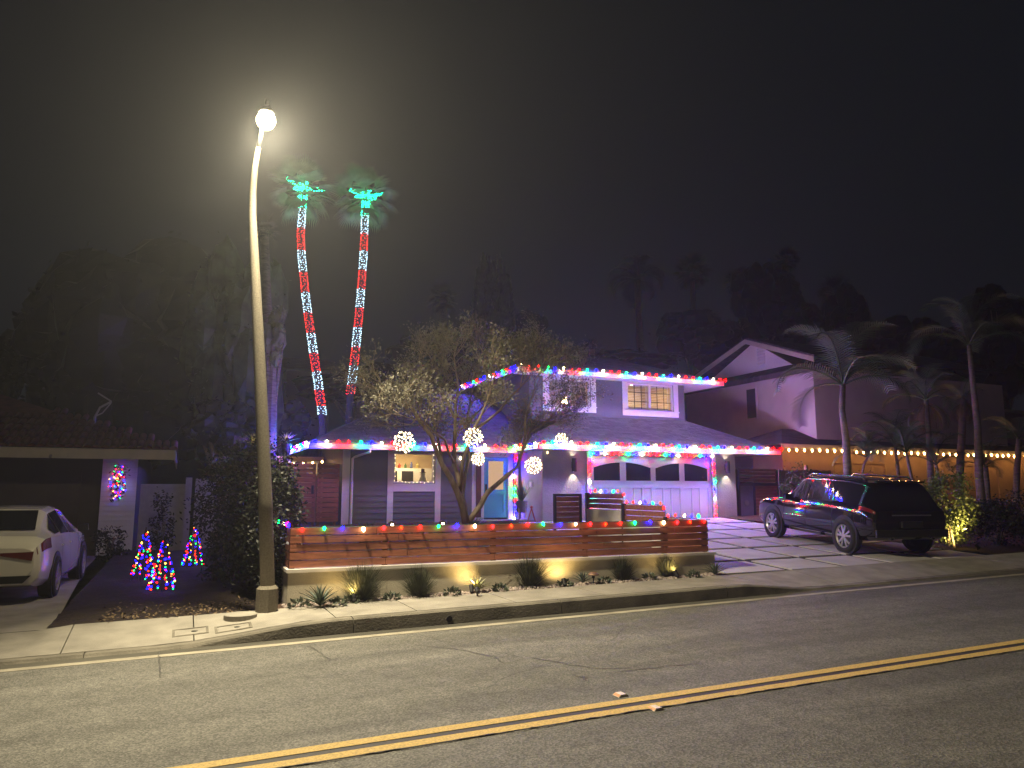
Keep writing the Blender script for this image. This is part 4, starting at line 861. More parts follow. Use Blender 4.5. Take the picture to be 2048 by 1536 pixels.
lit_palm([(700, 790), (705, 755), (711, 700), (717, 640), (723, 570), (727, 510), (729, 460), (730, 420), (731, 400)], 27, [(790, 769, 'r'), (769, 731, 'w'), (731, 694, 'r'), (694, 655, 'w'), (655, 616, 'r'), (616, 578, 'w'), (578, 541, 'r'), (541, 502, 'w'), (502, 468, 'r'), (468, 432, 'w'), (432, 404, 'g')], None,
    'thin upright palm farther from the street lamp, trunk wrapped in red and white', 'red, white and green banded lights on the palm farther from the street lamp', [(-.62, .12), (.58, .16), (-.42, -.1), (.35, -.08)])
# ================================================================== SIDE GATES AND FENCES
gw = thing('side_gate', 'dark side gate right of the garage with a grey panel and a red wood panel', 'gate', (18.4, GYW + .3, .8))
yg = GYW + .35; ga = atY(1477, 1045, yg); gb = atY(1556, 940, yg); gm = atY(1508, 1000, yg).x; gz0 = .7; gtop = gb.z
b = MB(); b.box((ga.x, yg - .06, gz0), (ga.x + .09, yg + .06, gtop)); b.box((gb.x - .1, yg - .06, gz0), (gb.x, yg + .06, gtop)); b.box((ga.x + .09, yg - .055, 2.02), (gb.x - .1, yg + .055, 2.12)); b.box((gm - .04, yg - .05, gz0), (gm + .04, yg + .05, 2.02)); b.build('frame', DARKMETAL, gw)
b = MB(); b.box((ga.x + .09, yg - .02, gz0 + .03), (gm - .04, yg + .02, 2.015)); gp_ = b.build('panel', GREYGATE, gw)
b = MB(); b.lathe([(0, -.03), (.09, -.03), (.1, -.02), (.09, -.01)], ((ga.x + gm) / 2, yg - .02, 1.4), 14, 'y'); b.build('grille', GREYMETAL, gp_)
for r in range(11): b = MB(); z = gz0 + .05 + r * .116; b.box((gm + .045, yg - .02, z), (gb.x - .105, yg + .012, z + .107)); b.build('slat', WOOD, gw)
for r in range(4): b = MB(); z = 2.16 + r * .125; b.box((ga.x + .1, yg - .02, z), (gb.x - .11, yg + .01, z + .10)); b.build('slat', WOODP, gw)
wg = thing('wood_gate', 'tall red slatted wood gate between the hedge and the white corner board', 'gate', (3.6, WY - .1, .8))
yy = WY - .12; la, lb = atY(572, 1000, yy).x, atY(677, 1000, yy).x; zt = atY(620, 927, yy).z; mid = lerp(la, lb, .56)
for r in range(12):
    z1 = zt - r * .142
    for k, (a, c) in enumerate(((la, mid - .02), (mid + .02, lb))): b = MB(); b.box((a, yy + .004 * k, z1 - .125), (c, yy + .022 + .004 * k, z1)); b.build('slat', WOOD, wg)
for x in (la + .05, mid - .10, mid + .07, lb - .12): b = MB(); b.box((x, yy + .03, .7), (x + .07, yy + .09, zt)); b.build('post', WOODP, wg)
b = MB(); b.box((mid - .14, yy - .03, 1.75), (mid - .07, yy - .001, 2.0)); b.tube([(mid - .10, yy - .05, 1.95), (mid - .10, yy - .05, 1.80)], .012, 6); b.build('handle', DARKMETAL, wg)
# lit patio wing behind that gate
pt = thing('patio_wing', 'warmly lit back wing with two small windows seen over the wooden gate', 'building', (3.4, 26, .8))
b = MB(); b.box((2.2, 26.2, .7), (4.48, 26.35, 3.0)); b.build('wall', TANPL, pt)
for x0, x1 in ((3.05, 3.55), (3.9, 4.3)):
    f = MB(); f.box((x0, 26.14, 2.35), (x1, 26.198, 2.85)); fo = f.build('window', WHITE, pt); f = MB(); f.box((x0 + .06, 26.12, 2.41), (x1 - .06, 26.138, 2.79)); f.build('pane', emat('patio_pane', (1, .60, .25), .55), fo)
def warm_string(pts, spacing, lab, s, r=.034, droop=.0, grp='warm white string lights'):
    pts = [Vector(p) for p in pts]; t = thing('string_light', lab, 'string lights', pts[0], 0, grp); b = MB(); b.tube(pts, .006, 4); b.build('cord', CORD, t)
    if 'w' not in BULBME: m_ = MB(); m_.octa((0, 0, 0), 1.0, 1.3); BULBME['w'] = m_.mesh('warm_bulb', emat('warm_bulb', (1, .50, .15), s), True)
    for a, c in zip(pts, pts[1:]):
        n = max(1, int((c - a).length / spacing))
        for i in range(n): inst('bulb', BULBME['w'], lerp(a, c, (i + .5) / n) + Vector((0, 0, -.05 + U(-.02, .02))), t, None, r)
warm_string([(2.9, 25.4, 2.72), (4.4, 25.2, 2.86)], .3, 'warm orange bulbs strung over the patio behind the wooden gate', WARM_I)

# ================================================================== RIGHT NEIGHBOUR
NX_ = 22.5; nearY, farY = 21.5, 29.6; ez = 6.60; apY, apZ = 25.0, 8.42
nb = thing('house', 'pale plaster two storey neighbour house with a gable over its side wall', 'house', (NX_, 24, 1))
b = MB(); b.box((NX_, nearY, .5), (34, farY, ez)); b.build('wall', PLASTER, nb)
b = MB(); b.prism([(NX_ + .25, nearY + .8, ez + .1), (NX_ + .25, farY - .8, ez + .1), (NX_ + .25, apY, apZ - .1)], (11, 0, 0)); b.build('gable', PLASTER, nb)
b = MB(); b.prism([(NX_ - .55, nearY - .5, ez - .02), (NX_ - .55, farY + .3, ez - .02), (NX_ + .22, farY + .3, ez + .34), (NX_ + .22, nearY - .5, ez + .34)], (.03, 0, .06)); b.box((NX_ - .58, nearY - .5, ez - .2), (NX_ - .54, farY + .3, ez - .02)); b.build('eave', SHING, nb)
for ya, za, yb, zb in ((apY, apZ, nearY - .3, ez + .42), (apY, apZ, farY + .2, ez + .34)):
    b = MB(); d = .2; b.hexa([(NX_ - .25, ya, za - d), (NX_ - .25, yb, zb - d), (NX_ - .19, yb, zb - d), (NX_ - .19, ya, za - d)], [(NX_ - .25, ya, za), (NX_ - .25, yb, zb), (NX_ - .19, yb, zb), (NX_ - .19, ya, za)]); b.build('bargeboard', CREAM, nb)
    b = MB(); b.hexa([(NX_ - .2, ya, za + .01), (NX_ - .2, yb, zb + .01), (34, yb, zb + .01), (34, ya, za + .01)], [(NX_ - .2, ya, za + .08), (NX_ - .2, yb, zb + .08), (34, yb, zb + .08), (34, ya, za + .08)]); b.build('roof', SHING, nb)
va = atX(1522, 712, NX_ + .24); b = MB()
for k in range(6): b.hexa([(NX_ + .19, va.y - .22, va.z - .4 + k * .13), (NX_ + .249, va.y - .22, va.z - .36 + k * .13), (NX_ + .249, va.y + .22, va.z - .36 + k * .13), (NX_ + .19, va.y + .22, va.z - .4 + k * .13)], [(NX_ + .19, va.y - .22, va.z - .38 + k * .13), (NX_ + .249, va.y - .22, va.z - .28 + k * .13), (NX_ + .249, va.y + .22, va.z - .28 + k * .13), (NX_ + .19, va.y + .22, va.z - .38 + k * .13)])
b.build('gable_vent', WHITE, nb)
wa, wb_ = atX(1494, 780, NX_), atX(1514, 835, NX_); f = MB(); f.box((NX_ - .03, wb_.y - .06, wb_.z - .06), (NX_ - .001, wa.y + .06, wa.z + .06)); fo = f.build('window', PLASTER, nb); f = MB(); f.box((NX_ - .04, wb_.y, wb_.z), (NX_ - .032, wa.y, wa.z)); f.build('pane', mat('dim_pane', (.06, .06, .075), .25), fo)
# its single storey wing with warm bulbs
nw = thing('garage_wing', 'low hip roofed tan wing with a warm bulb string under its eave, behind the palms', 'building', (26, 21, 1))
EY, ELX, ERX, EZ2 = 20.8, 20.0, 36.0, 3.55
b = MB(); wallgrid(b, 20.6, 36, .5, 3.4, 21.4, 21.48, [(23.2, 26.0, .5, 2.9), (29.5, 33, .5, 2.9)]); b.box((20.6, 21.483, .5), (20.7, 23, 3.4)); b.build('wall', TANPL, nw)
for x0, x1 in ((23.2, 26.0), (29.5, 33.0)):
    b = MB(); b.box((x0, 21.46, .5), (x1, 21.5, 2.9)); gd_ = b.build('garage_door', TANPL, nw)
    for r in range(4):
        for c in range(4): b = MB(); xx = lerp(x0, x1, c / 4); ww = (x1 - x0) / 4; zz = .95 + r * .48; b.box((xx + .06, 21.445, zz + .05), (xx + ww - .06, 21.459, zz + .42)); b.build('panel', TANPL, gd_)
b = MB(); b.add([(ELX, EY, EZ2), (ERX, EY, EZ2), (ERX - 1.9, EY + 1.9, EZ2 + .75), (ELX + 1.9, EY + 1.9, EZ2 + .75), (ELX, 24.6, EZ2), (ELX + 1.9, 22.7, EZ2 + .75)], [(0, 1, 2, 3), (4, 0, 3)]); b.add([(ELX, EY, EZ2 - .06), (ERX, EY, EZ2 - .06), (ERX, 21.39, EZ2 - .06), (ELX, 21.39, EZ2 - .06)], [(0, 1, 2, 3)]); b.build('roof', SHING, nw)
b = MB(); b.box((ELX, EY - .04, EZ2 - .18), (ERX, EY - .001, EZ2 + .0)); b.build('fascia', CREAM, nw)
warm_string([(ELX + .1, EY - .07, EZ2 - .18), (ERX, EY - .07, EZ2 - .16)], .37, 'long row of warm white bulbs under the low eave behind the palms', WARM_I, .05)
uw = thing('upper_block', 'dim upper storey block rising behind the palms on the right', 'building', (28, 24, 4)); b = MB(); b.box((24.6, 23.2, 3.5), (40, 23.4, 5.6)); b.build('wall', mat('dim_plaster', (.28, .22, .22), .9, noise=.1), uw); b = MB(); b.box((24.4, 22.9, 5.6), (40, 23.5, 5.75)); b.build('fascia', CREAM, uw)
# dog-eared board fence
bf = thing('board_fence', 'weathered dog-eared board fence lit orange behind the parked black car', 'fence', (20, 19.4, .8))
x = atY(1557, 940, 19.4).x; k = 0
while x < atY(1660, 940, 19.4).x:
    zt = 2.55 + U(-.015, .015); b = MB(); b.prism([(x, 19.4, .7), (x + .135, 19.4, .7), (x + .135, 19.4, zt - .03), (x + .105, 19.4, zt), (x + .03, 19.4, zt), (x, 19.4, zt - .03)], (0, .02, 0)); b.build('plank', OLDWOOD, bf); x += .142; k += 1
b = MB(); b.box((19.75, 19.425, .6), (19.85, 19.52, 2.72)); b.build('post', OLDWOOD, bf)

# ================================================================== LEFT NEIGHBOUR
ln = thing('house', 'dark single storey neighbour house with a tiled roof and pale fascia, left of the hedge', 'house', (-4, 23, .1))
LWY = 22.9; LEY = 21.6; fz1 = atY(300, 899, LEY).z; fz0 = atY(300, 919, LEY).z; lex = atY(352, 905, LEY).x; cx0, cx1 = atY(200, 1000, LWY).x, atY(271, 1000, LWY).x
b = MB(); b.box((-14, LWY + .25, .0), (cx0, LWY + .4, fz1)); b.box((cx0, LWY + .02, .0), (cx1, LWY + .4, fz1 - .03)); b.box((cx1 - .15, LWY + .403, .0), (cx1, 33, fz1 - .03)); b.build('wall', NBDARK, ln)
b = MB(); b.box((-9.5, LWY + .20, .12), (cx0 - .5, LWY + .248, 2.35)); gdl = b.build('garage_door', NBDARK, ln)
for r in range(4):
    for c in range(5): b = MB(); a = lerp(-9.5, cx0 - .5, c / 5); ww = (cx0 - .5 + 9.5) / 5; b.box((a + .1, LWY + .188, .24 + r * .54), (a + ww - .1, LWY + .199, .64 + r * .54)); b.build('panel', NBDARK, gdl)
z = .13
while z < fz0 + .1: b = MB(); b.hexa([(cx0, LWY - .012, z), (cx1, LWY - .012, z), (cx1, LWY + .018, z), (cx0, LWY + .018, z)], [(cx0, LWY + .004, z + .128), (cx1, LWY + .004, z + .128), (cx1, LWY + .018, z + .128), (cx0, LWY + .018, z + .128)]); b.build('siding_board', WHITE, ln); z += .13
b = MB(); b.box((-14, LEY, fz0), (lex, LEY + .04, fz1)); b.build('fascia', CREAM, ln); b = MB(); b.box((lex - .04, LEY + .043, fz0), (lex, 31, fz1)); b.build('fascia', CREAM, ln)
b = MB(); b.tube([(atY(102, 915, LEY).x, LEY - .05, fz0 + .06), (atY(102, 915, LEY).x, LEY - .12, fz0 + .02)], .035, 8); b.build('rain_spout', GREYMETAL, ln)
b = MB(); b.box((-14, LEY + .045, fz0 + .06), (lex - .045, LWY + .24, fz0 + .08)); b.build('soffit', NBDARK, ln)
rs, RD = .36, 5.2
b = MB(); b.add([(-14, LEY - .05, fz1 + .01), (lex + .05, LEY - .05, fz1 + .01), (lex + .05 - RD, LEY - .05 + RD, fz1 + .01 + RD * rs), (-14, LEY - .05 + RD, fz1 + .01 + RD * rs), (lex + .05, 32, fz1 + .01)], [(0, 1, 2, 3), (1, 4, 2)]); b.build('roof', TERRA, ln)
tm = MB(); n = 7; tl_ = .62; vs = []
for (yy_, zz_) in ((0, 0), (tl_, tl_ * rs)):
    for i in range(n): a = math.pi * i / (n - 1); vs.append((.085 * math.cos(a), yy_, zz_ + .075 * math.sin(a) + (.012 if yy_ == 0 else -.008)))
tm.add(vs, [(i, i + 1, n + i + 1, n + i) for i in range(n - 1)] + [tuple(range(n))]); TME = tm.mesh('roof_tile', TERRA, True)
for r in range(8):
    i = 0
    while True:
        x = lex - .05 - i * .20; yy_ = LEY - .07 + r * .58
        if x < (-5.4 if r < 5 else -3.5): break
        if x < lex - r * .58: inst('tile', TME, (x, yy_, fz1 + .015 + (yy_ - LEY + .05) * rs), ln)
        i += 1
# bent aerial on that roof
aw = [atY(x, y, 24.0) for x, y in ((190, 833), (200, 815), (223, 803), (196, 786), (190, 833), (205, 826), (222, 806))]
ds = thing('roof_aerial', 'faint bent metal aerial on the dark tiled roof', 'aerial', aw[0])
b = MB(); b.tube(aw[:3], .03, 6); b.tube([aw[0] + Vector((0, 0, -.3)), aw[0]], .035, 6); b.build('mast', GREYMETAL, ds)
b = MB(); b.tube([aw[2], aw[3]], .022, 6); b.build('arm', GREYMETAL, ds); b = MB(); b.tube(aw[4:], .018, 6); b.build('brace', GREYMETAL, ds)
# side gate and fence panels between that house and the hedge
pf = thing('panel_fence', 'dim bluish panel fence with a taller post between the left house and the hedge', 'fence', (0, 23, .1)); PANELM = mat('panel_paint', (.34, .33, .36), .8, noise=.08)
for (pa, pb_, top_) in ((276, 371, 968), (386, 432, 957)): b = MB(); a, c = atY(pa, 1050, 22.9), atY(pb_, 1050, 22.9); b.box((a.x, 22.9, .1), (c.x, 22.95, atY(pa, top_, 22.9).z)); b.build('panel', PANELM, pf)
a = atY(372, 955, 22.85); b = MB(); b.box((a.x, 22.83, .1), (atY(385, 955, 22.85).x, 22.99, a.z)); b.build('post', PANELM, pf)
# wreath of lights on the column
MINI_ = lambda nm, p, a, g: emat(nm, [x * MINI_I * g + y for x, y in zip(p, a)], 1.0)
MINI = [MINI_('mini_red2', (1, 0, 0), (0, .05, .06), .7), MINI_('mini_green2', (0, 1, .1), (.03, 0, .2), .5), MINI_('mini_blue2', (0, 0, 1), (.10, .08, 0), 2.2), MINI_('mini_yellow2', (1, .5, .06), (0, 0, 0), .6), MINI_('mini_orange2', (1, 0, 0), (0, .22, .02), .7)]
def mini(parent, pts, r):
    bs = [MB() for _ in MINI]
    for p in pts: bs[random.choices(range(5), [3, 2, 5, 2, 2])[0]].octa(p, r * U(.75, 1.25))
    for q, m in zip(bs, MINI):
        if q.v: q.build('bulbs', m, parent, kind='stuff')
wr = thing('light_swag', 'hanging swag of greenery and coloured mini lights on the white column', 'wreath', atY(237, 965, LWY - .06)); c = atY(237, 965, LWY - .06)
b = MB()
for _ in range(160): b.leaf(c + Vector((random.gauss(0, .09), U(-.06, .04), U(-.46, .44))), Vector((U(-1, 1), U(-1, .2), U(-1, .5))), Vector((0, -1, U(-1, 1))), U(.08, .16), U(.02, .04))
b.build('greenery', DKLEAF, wr, kind='stuff'); mini(wr, [c + Vector((random.gauss(0, .12) * (1 - .3 * abs(v)), U(-.14, -.05), v * .46)) for v in [U(-1, 1) for _ in range(64)]], .017)
# cone trees of lights on the soil
def light_cone(px, py_base, py_top, Y, rad_, n, lab):
    p0 = atY(px, py_base, Y); h = atY(px, py_top, Y).z - p0.z; zb = .135 + .008 * (Y - 11.2); p0.z = zb; t = thing('light_tree', lab, 'light tree', p0, 0, 'cone trees of coloured lights on the dark soil')
    b = MB(); b.tube([p0, p0 + Vector((0, 0, h))], .012, 5)
    for k in range(10): a = k * math.pi / 5; b.tube([p0 + Vector((rad_ * math.cos(a), rad_ * math.sin(a), .02)), p0 + Vector((0, 0, h))], .004, 4)
    b.build('frame', DARKMETAL, t); pts = []
    for i in range(n): u = (i + .5) / n; u = 1 - math.sqrt(1 - u * .985); a = random.choice(range(10)) * math.pi / 5 + U(-.12, .12); rr = rad_ * (1 - u); pts.append(p0 + Vector((rr * math.cos(a), rr * math.sin(a), .04 + h * u)))
    mini(t, pts, .0155); return t
light_cone(323, 1186, 1076, 14.2, .225, 95, 'nearest cone tree of coloured lights, in the middle of the soil patch'); light_cone(286, 1152, 1044, 15.8, .225, 95, 'cone tree of coloured lights closest to the left driveway'); light_cone(386, 1118, 1026, 18.0, .225, 85, 'cone tree of coloured lights farthest back, before the panel fence')
# shrubs beside it
def shrub(lab, c, rx, ry, rz, n, m, L=.09, W=.045, name='shrub', cat='shrub', grp=None, stem=None, lump=28):
    t = thing(name, lab, cat, (c[0], c[1], stem if stem is not None else c[2] - rz), 0, grp); b = MB(); puff(b, c, rx, ry, rz, n, L, W, lump); b.build('foliage', m, t, kind='stuff'); b = MB(); zf = stem if stem is not None else c[2] - rz
    for k in range(3): b.tube([(c[0] + U(-.1, .1) * rx, c[1], zf - .05), (c[0] + U(-.4, .4) * rx, c[1] + U(-.2, .2) * ry, c[2] + rz * .3)], [.03, .012], 5)
    b.build('stem', PBARK, t); return t
p = atY(222, 1085, 21.5); shrub('small rounded dark shrub at the foot of the white column', (p.x, 21.5, .55), .42, .4, .42, 900, DKLEAF)
p = atY(322, 1060, 21.8); shrub('dark upright shrub in front of the panel fence', (p.x, 21.8, .9), .28, .28, .85, 900, DKLEAF)
# tall hedge beside the lamp
for k, (px, Y, top_, rx) in enumerate(((462, 15.4, 905, .62), (512, 13.9, 882, .6), (548, 12.7, 925, .42))):
    q = atY(px, 1000, Y); ztop = atY(px, top_, Y).z; zb = .16
    shrub(['tall dark hedge shrub on the side of the panel fence', 'tall dark hedge shrub directly behind the street lamp pole', 'lower hedge shrub pressed against the end of the slat fence'][k], (q.x, Y, (ztop + zb) / 2), rx, .7, (ztop - zb) / 2, 8000, mat('hedge_leaf', (.009, .012, .008), .6, noise=.4, nscale=2), .075, .04, 'hedge_shrub', 'hedge', 'tall shrubs of the dark hedge', zb, 110)
# ================================================================== RIGHT GARDEN: shrubs, uplight, palms
def rz(Y): return drive_z(17, min(Y, 21))
for px, Y, top_, rx, n, m, lab in ((1602, 18.6, 935, .85, 1800, MIDLEAF, 'leafy shrub behind the bonnet of the black car'), (1700, 18.0, 948, .9, 1500, DKLEAF, 'dark shrub behind the roof of the black car'), (1790, 17.0, 955, .8, 1500, DKLEAF, 'dark shrub behind the tailgate of the black car'), (1990, 12.6, 1000, 1.1, 4200, DKLEAF, 'dark clipped hedge shrub beside the pavement at the far right'), (2060, 13.4, 985, 1.2, 3500, DKLEAF, 'dark hedge shrub running out past the far right')):
    q = atY(px, 1000, Y); zt_ = atY(px, top_, Y).z; z0 = rz(Y); shrub(lab, (q.x, Y, (zt_ + z0) / 2), rx, .7, (zt_ - z0) / 2, n, m, .08, .045, 'shrub', 'shrub', None, z0, 40)
q = ondrive(1905, 1097); UY = q.y; zt_ = atY(1905, 948, UY).z
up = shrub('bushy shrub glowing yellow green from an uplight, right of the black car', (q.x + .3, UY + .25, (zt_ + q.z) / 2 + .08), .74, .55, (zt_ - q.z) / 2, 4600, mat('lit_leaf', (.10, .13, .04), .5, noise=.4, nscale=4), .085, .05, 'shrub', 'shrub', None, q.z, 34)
b = MB(); b.tube([(q.x, UY - .05, q.z - .05), (q.x - .03, UY, q.z + .5), (q.x - .1, UY + .1, q.z + 1.0)], [.035, .03, .015], 7); b.build('stem', PBARK, up)
spot(q.x + .12, UY - .55, q.z, (q.x, UY + .1, q.z + .7), 330, 110, 'ground spot glaring up into the yellow green shrub', (1, .70, .22), .04)
FEB = {k: feather_frond(*a) for k, a in {'big': (2.3, 34, 1.0, .62, .035), 'mid': (1.7, 28, .9, .5, .03)}.items()}
FEM = {(k, m.name): v.mesh('feather_frond', m) for k, v in FEB.items() for m in (PALMLEAF, DRYPALM)}
def palm(lab, ppx, Yp, r0, r1, kind, n, scale, emin, emax, m=PALMLEAF, grp='feather palms in front of the low tan wing', dry=0, skirt=False):
    P = [atY(x, y, Yp) for x, y in ppx]; foot = Vector((P[0].x, Yp, rz(Yp) - .05)); t = thing('palm_tree', lab, 'palm tree', foot, 0, grp); Q = [foot] + P; b = MB(); k = len(Q)
    b.tube(Q, [lerp(r0, r1, i / (k - 1)) for i in range(k)], 10); b.build('trunk', PBARK, t, smooth=True)
    fronds_on(t, P[-1], FEM[(kind, m.name)], n, scale, emin, emax)
    if dry: fronds_on(t, P[-1] + Vector((0, 0, -.1)), FEM[(kind, 'dry_palm')], dry, scale * .8, -1.5, -.9)
    return t
palm('feather palm with a lit grey trunk and one long frond hanging over the pale wall', [(1695, 940), (1692, 880), (1684, 820), (1686, 770)], 17.5, .14, .085, 'big', 12, 1.25, -.5, 1.25)
t = palm('tallest right palm with a slim bare trunk and dark crown', [(1958, 950), (1955, 850), (1945, 760), (1938, 690)], 16.5, .15, .07, 'big', 11, 1.1, -.3, 1.3, dry=0)
palm('bushy palm with hanging dry fronds between the two main trunks', [(1862, 960), (1858, 880), (1852, 800)], 17.8, .13, .08, 'mid', 8, .95, -.5, 1.2, dry=6)
palm('short palm with a dry reddish skirt beside the tallest trunk', [(1918, 980), (1922, 900), (1928, 800)], 18.2, .16, .12, 'mid', 5, .7, -.4, 1.1, dry=12)
palm('low slender palm before the warm lit wall, right of the car roof', [(1800, 1000), (1795, 930), (1790, 890)], 18.6, .07, .05, 'mid', 9, 1.0, -.2, 1.2)
palm('low arching palm clump nearest the lit shrub', [(1835, 1000), (1822, 950), (1812, 905)], 17.2, .06, .045, 'mid', 10, 1.0, -.3, 1.1)
palm('small leaning palm in front of the warm wall behind the hedge', [(1880, 1000), (1878, 960), (1872, 930)], 17.4, .06, .05, 'mid', 9, .85, -.3, 1.2)
palm('stubby palm silhouetted on the orange wall at the far right', [(1975, 1000), (1972, 960), (1970, 935)], 17.0, .12, .1, 'mid', 9, .7, -.4, 1.2)
palm('thick dark palm trunk at the far right edge', [(2032, 1000), (2034, 940), (2038, 880)], 18.0, .13, .1, 'mid', 8, .9, -.6, 1.1)
palm('small fan of palm leaves between car roof and low eave', [(1722, 960), (1728, 930), (1735, 915)], 18.8, .05, .04, 'mid', 10, .85, -.3, 1.3)
# bare snag of a frond stalk reaching out of the tall palm's crown handled by its fronds

# ================================================================== CARS
def car(label, name, loc, heading, st, glass, opts, paint, pitch=0.0):
    # st: stations (x, half width, z bottom, z belt, z roof, half roof width) from tail to nose
    root = thing(name, label, 'car', loc); root.rotation_euler = (0, -pitch, heading)
    def sec(s):
        x, wd, zb, zl, zr, wr_ = s
        return [(x, 0, zb), (x, wd * .86, zb), (x, wd * .97, zb + .10), (x, wd, zb + (zl - zb) * .42), (x, wd * .985, zb + (zl - zb) * .75), (x, wd * .95, zl), (x, wr_, lerp(zl, zr, .90)), (x, wr_ * .86, zr), (x, 0, zr + .015)]
    def at(x):
        for a, c in zip(st, st[1:]):
            if a[0] <= x <= c[0]: u = (x - a[0]) / (c[0] - a[0]); return sec(tuple(lerp(p, q, u) for p, q in zip(a, c)))
    secs = [sec(s) for s in st]; b = MB(); n = 9
    for sgn in (1, -1):
        b2 = [[(x, y * sgn, z) for x, y, z in s] for s in secs]; v = [p for s in b2 for p in s]
        fs = [(i * n + j, (i + 1) * n + j, (i + 1) * n + j + 1, i * n + j + 1)[::sgn] for i in range(len(secs) - 1) for j in range(n - 1)]
        fs += [tuple(range(n))[::-sgn], tuple(range((len(secs) - 1) * n, len(secs) * n))[::sgn]]; b.add(v, fs)
    body = b.build('body', paint, root, local=True, smooth=True); body.data.set_sharp_from_angle(angle=rad(42))
    bev = body.modifiers.new('soft', 'BEVEL'); bev.width = .03; bev.segments = 2; bev.limit_method = 'ANGLE'; bev.angle_limit = rad(18)
    # windows lie on the cabin surface
    def patch(xa, xb, j, u0, u1, sgn, mt, nm, off=.006, nx=6):
        q = MB(); v = []
        for i in range(nx + 1):
            x = lerp(xa, xb, i / nx); s = at(x)
            for u in (u0 if not callable(u0) else u0(x), u1 if not callable(u1) else u1(x)):
                p, r = Vector(s[j]), Vector(s[j + 1]); w_ = lerp(p, r, u); v.append((w_.x, (w_.y + off) * sgn, w_.z + off * .3))
        q.add(v, [(2 * i, 2 * i + 2, 2 * i + 3, 2 * i + 1)[::sgn] for i in range(nx)]); return q.build(nm, mt, root, local=True)
    for (xa, xb, u0, u1) in glass:
        for sgn in (1, -1): patch(xa, xb, 5, u0, u1, sgn, DARKGLASS, 'side_window')
    for sgn in (1, -1):
        for xs_ in opts['seams']:
            for j in (2, 3, 4): patch(xs_, xs_ + .014, j, 0, 1, sgn, BLACKPL, 'door_seam', .004, 1)
    R = opts['r']; wz = R
    for wx_, nm in ((opts['rear'], 'wheel'), (opts['front'], 'wheel')):
        for sgn in (1, -1):
            yo = opts['track'] * sgn; q = MB(); w_ = .24 * sgn
            ar = MB(); ar.lathe([(0, 0), (R * 1.17, 0), (R * 1.17, -.05 * sgn), (0, -.05 * sgn)], (wx_, sgn * (opts['w'] + .004), wz + .02), 28, 'y'); ar.build('wheel_arch', BLACKPL, root, local=True)
            q.lathe([(R * .66, -.11 * sgn + yo), (R * .95, -.12 * sgn + yo), (R, -.08 * sgn + yo), (R, .08 * sgn + yo), (R * .95, .115 * sgn + yo), (R * .70, .12 * sgn + yo), (R * .66, .09 * sgn + yo)], (wx_, 0, wz), 28, 'y'); q.lathe([(0, .03 * sgn + yo), (R * .67, .03 * sgn + yo)], (wx_, 0, wz), 20, 'y')
            wo = q.build(nm, TYRE, root, local=True, smooth=True)
            q = MB(); q.lathe([(R * .62, .085 * sgn + yo), (R * .69, .118 * sgn + yo), (R * .66, .10 * sgn + yo), (R * .60, .05 * sgn + yo)], (wx_, 0, wz), 28, 'y'); q.lathe([(0, .112 * sgn + yo), (R * .17, .108 * sgn + yo), (R * .18, .06 * sgn + yo)], (wx_, 0, wz), 14, 'y')
            for k in range(5):
                for dd in (-.17, .17):
                    a = k * 2 * math.pi / 5 + .3; u0 = Vector((math.cos(a + dd * .5), 0, math.sin(a + dd * .5))) * R * .14; u1 = Vector((math.cos(a + dd * 1.5), 0, math.sin(a + dd * 1.5))) * R * .64; tt = (u1 - u0).normalized().cross(Vector((0, 1, 0))) * R * .055; c0 = Vector((wx_, .112 * sgn + yo, wz)); c1 = Vector((wx_, .10 * sgn + yo, wz)); dp_ = Vector((0, -.03 * sgn, 0))
                    q.hexa([c0 + u0 - tt + dp_, c0 + u0 + tt + dp_, c1 + u1 + tt + dp_, c1 + u1 - tt + dp_], [c0 + u0 - tt, c0 + u0 + tt, c1 + u1 + tt, c1 + u1 - tt])
            q.build('rim', ALLOY, wo, local=True)
    return root, at, patch
# black SUV, nose to the house
rw = ondrive(1712, 1107); fwp = ondrive(1555, 1073); hd = math.atan2(fwp.y - rw.y, fwp.x - rw.x)
side = Vector((math.sin(hd), -math.cos(hd), 0)); mid_ = (rw + fwp) / 2 + side * .80; mid_.z = drive_z(mid_.x, mid_.y) ; slope = math.atan2(fwp.z - rw.z, (fwp - rw).length)
suv_st = [(-2.40, .86, .52, .98, 1.00, .72), (-2.34, .93, .40, 1.04, 1.12, .74), (-2.12, .97, .36, 1.09, 1.45, .72), (-1.98, .98, .34, 1.10, 1.61, .70), (-1.4, .985, .30, 1.10, 1.68, .71), (-.4, .985, .28, 1.08, 1.705, .72), (.35, .985, .28, 1.06, 1.68, .71), (.62, .985, .28, 1.05, 1.59, .70), (1.08, .98, .28, 1.04, 1.22, .76), (1.30, .975, .28, 1.03, 1.09, .82), (2.05, .95, .30, .99, 1.04, .80), (2.36, .90, .34, .90, .95, .76), (2.47, .80, .42, .78, .80, .66)]
suv, at_, patch_ = car('black SUV parked nose to the garage on the driveway, coloured lights reflected along its side', 'parked_car', mid_, hd, suv_st,
    [(-1.86, -1.02, .12, .93), (-.98, .02, .08, .95), (.08, .86, .06, lambda x: .95 if x < .45 else .95 - (x - .45) * 1.35)], {'r': .385, 'rear': -1.46, 'front': 1.52, 'track': .905, 'w': .985, 'seams': (-1.0, .05, 1.0)}, BLACKPAINT, slope)
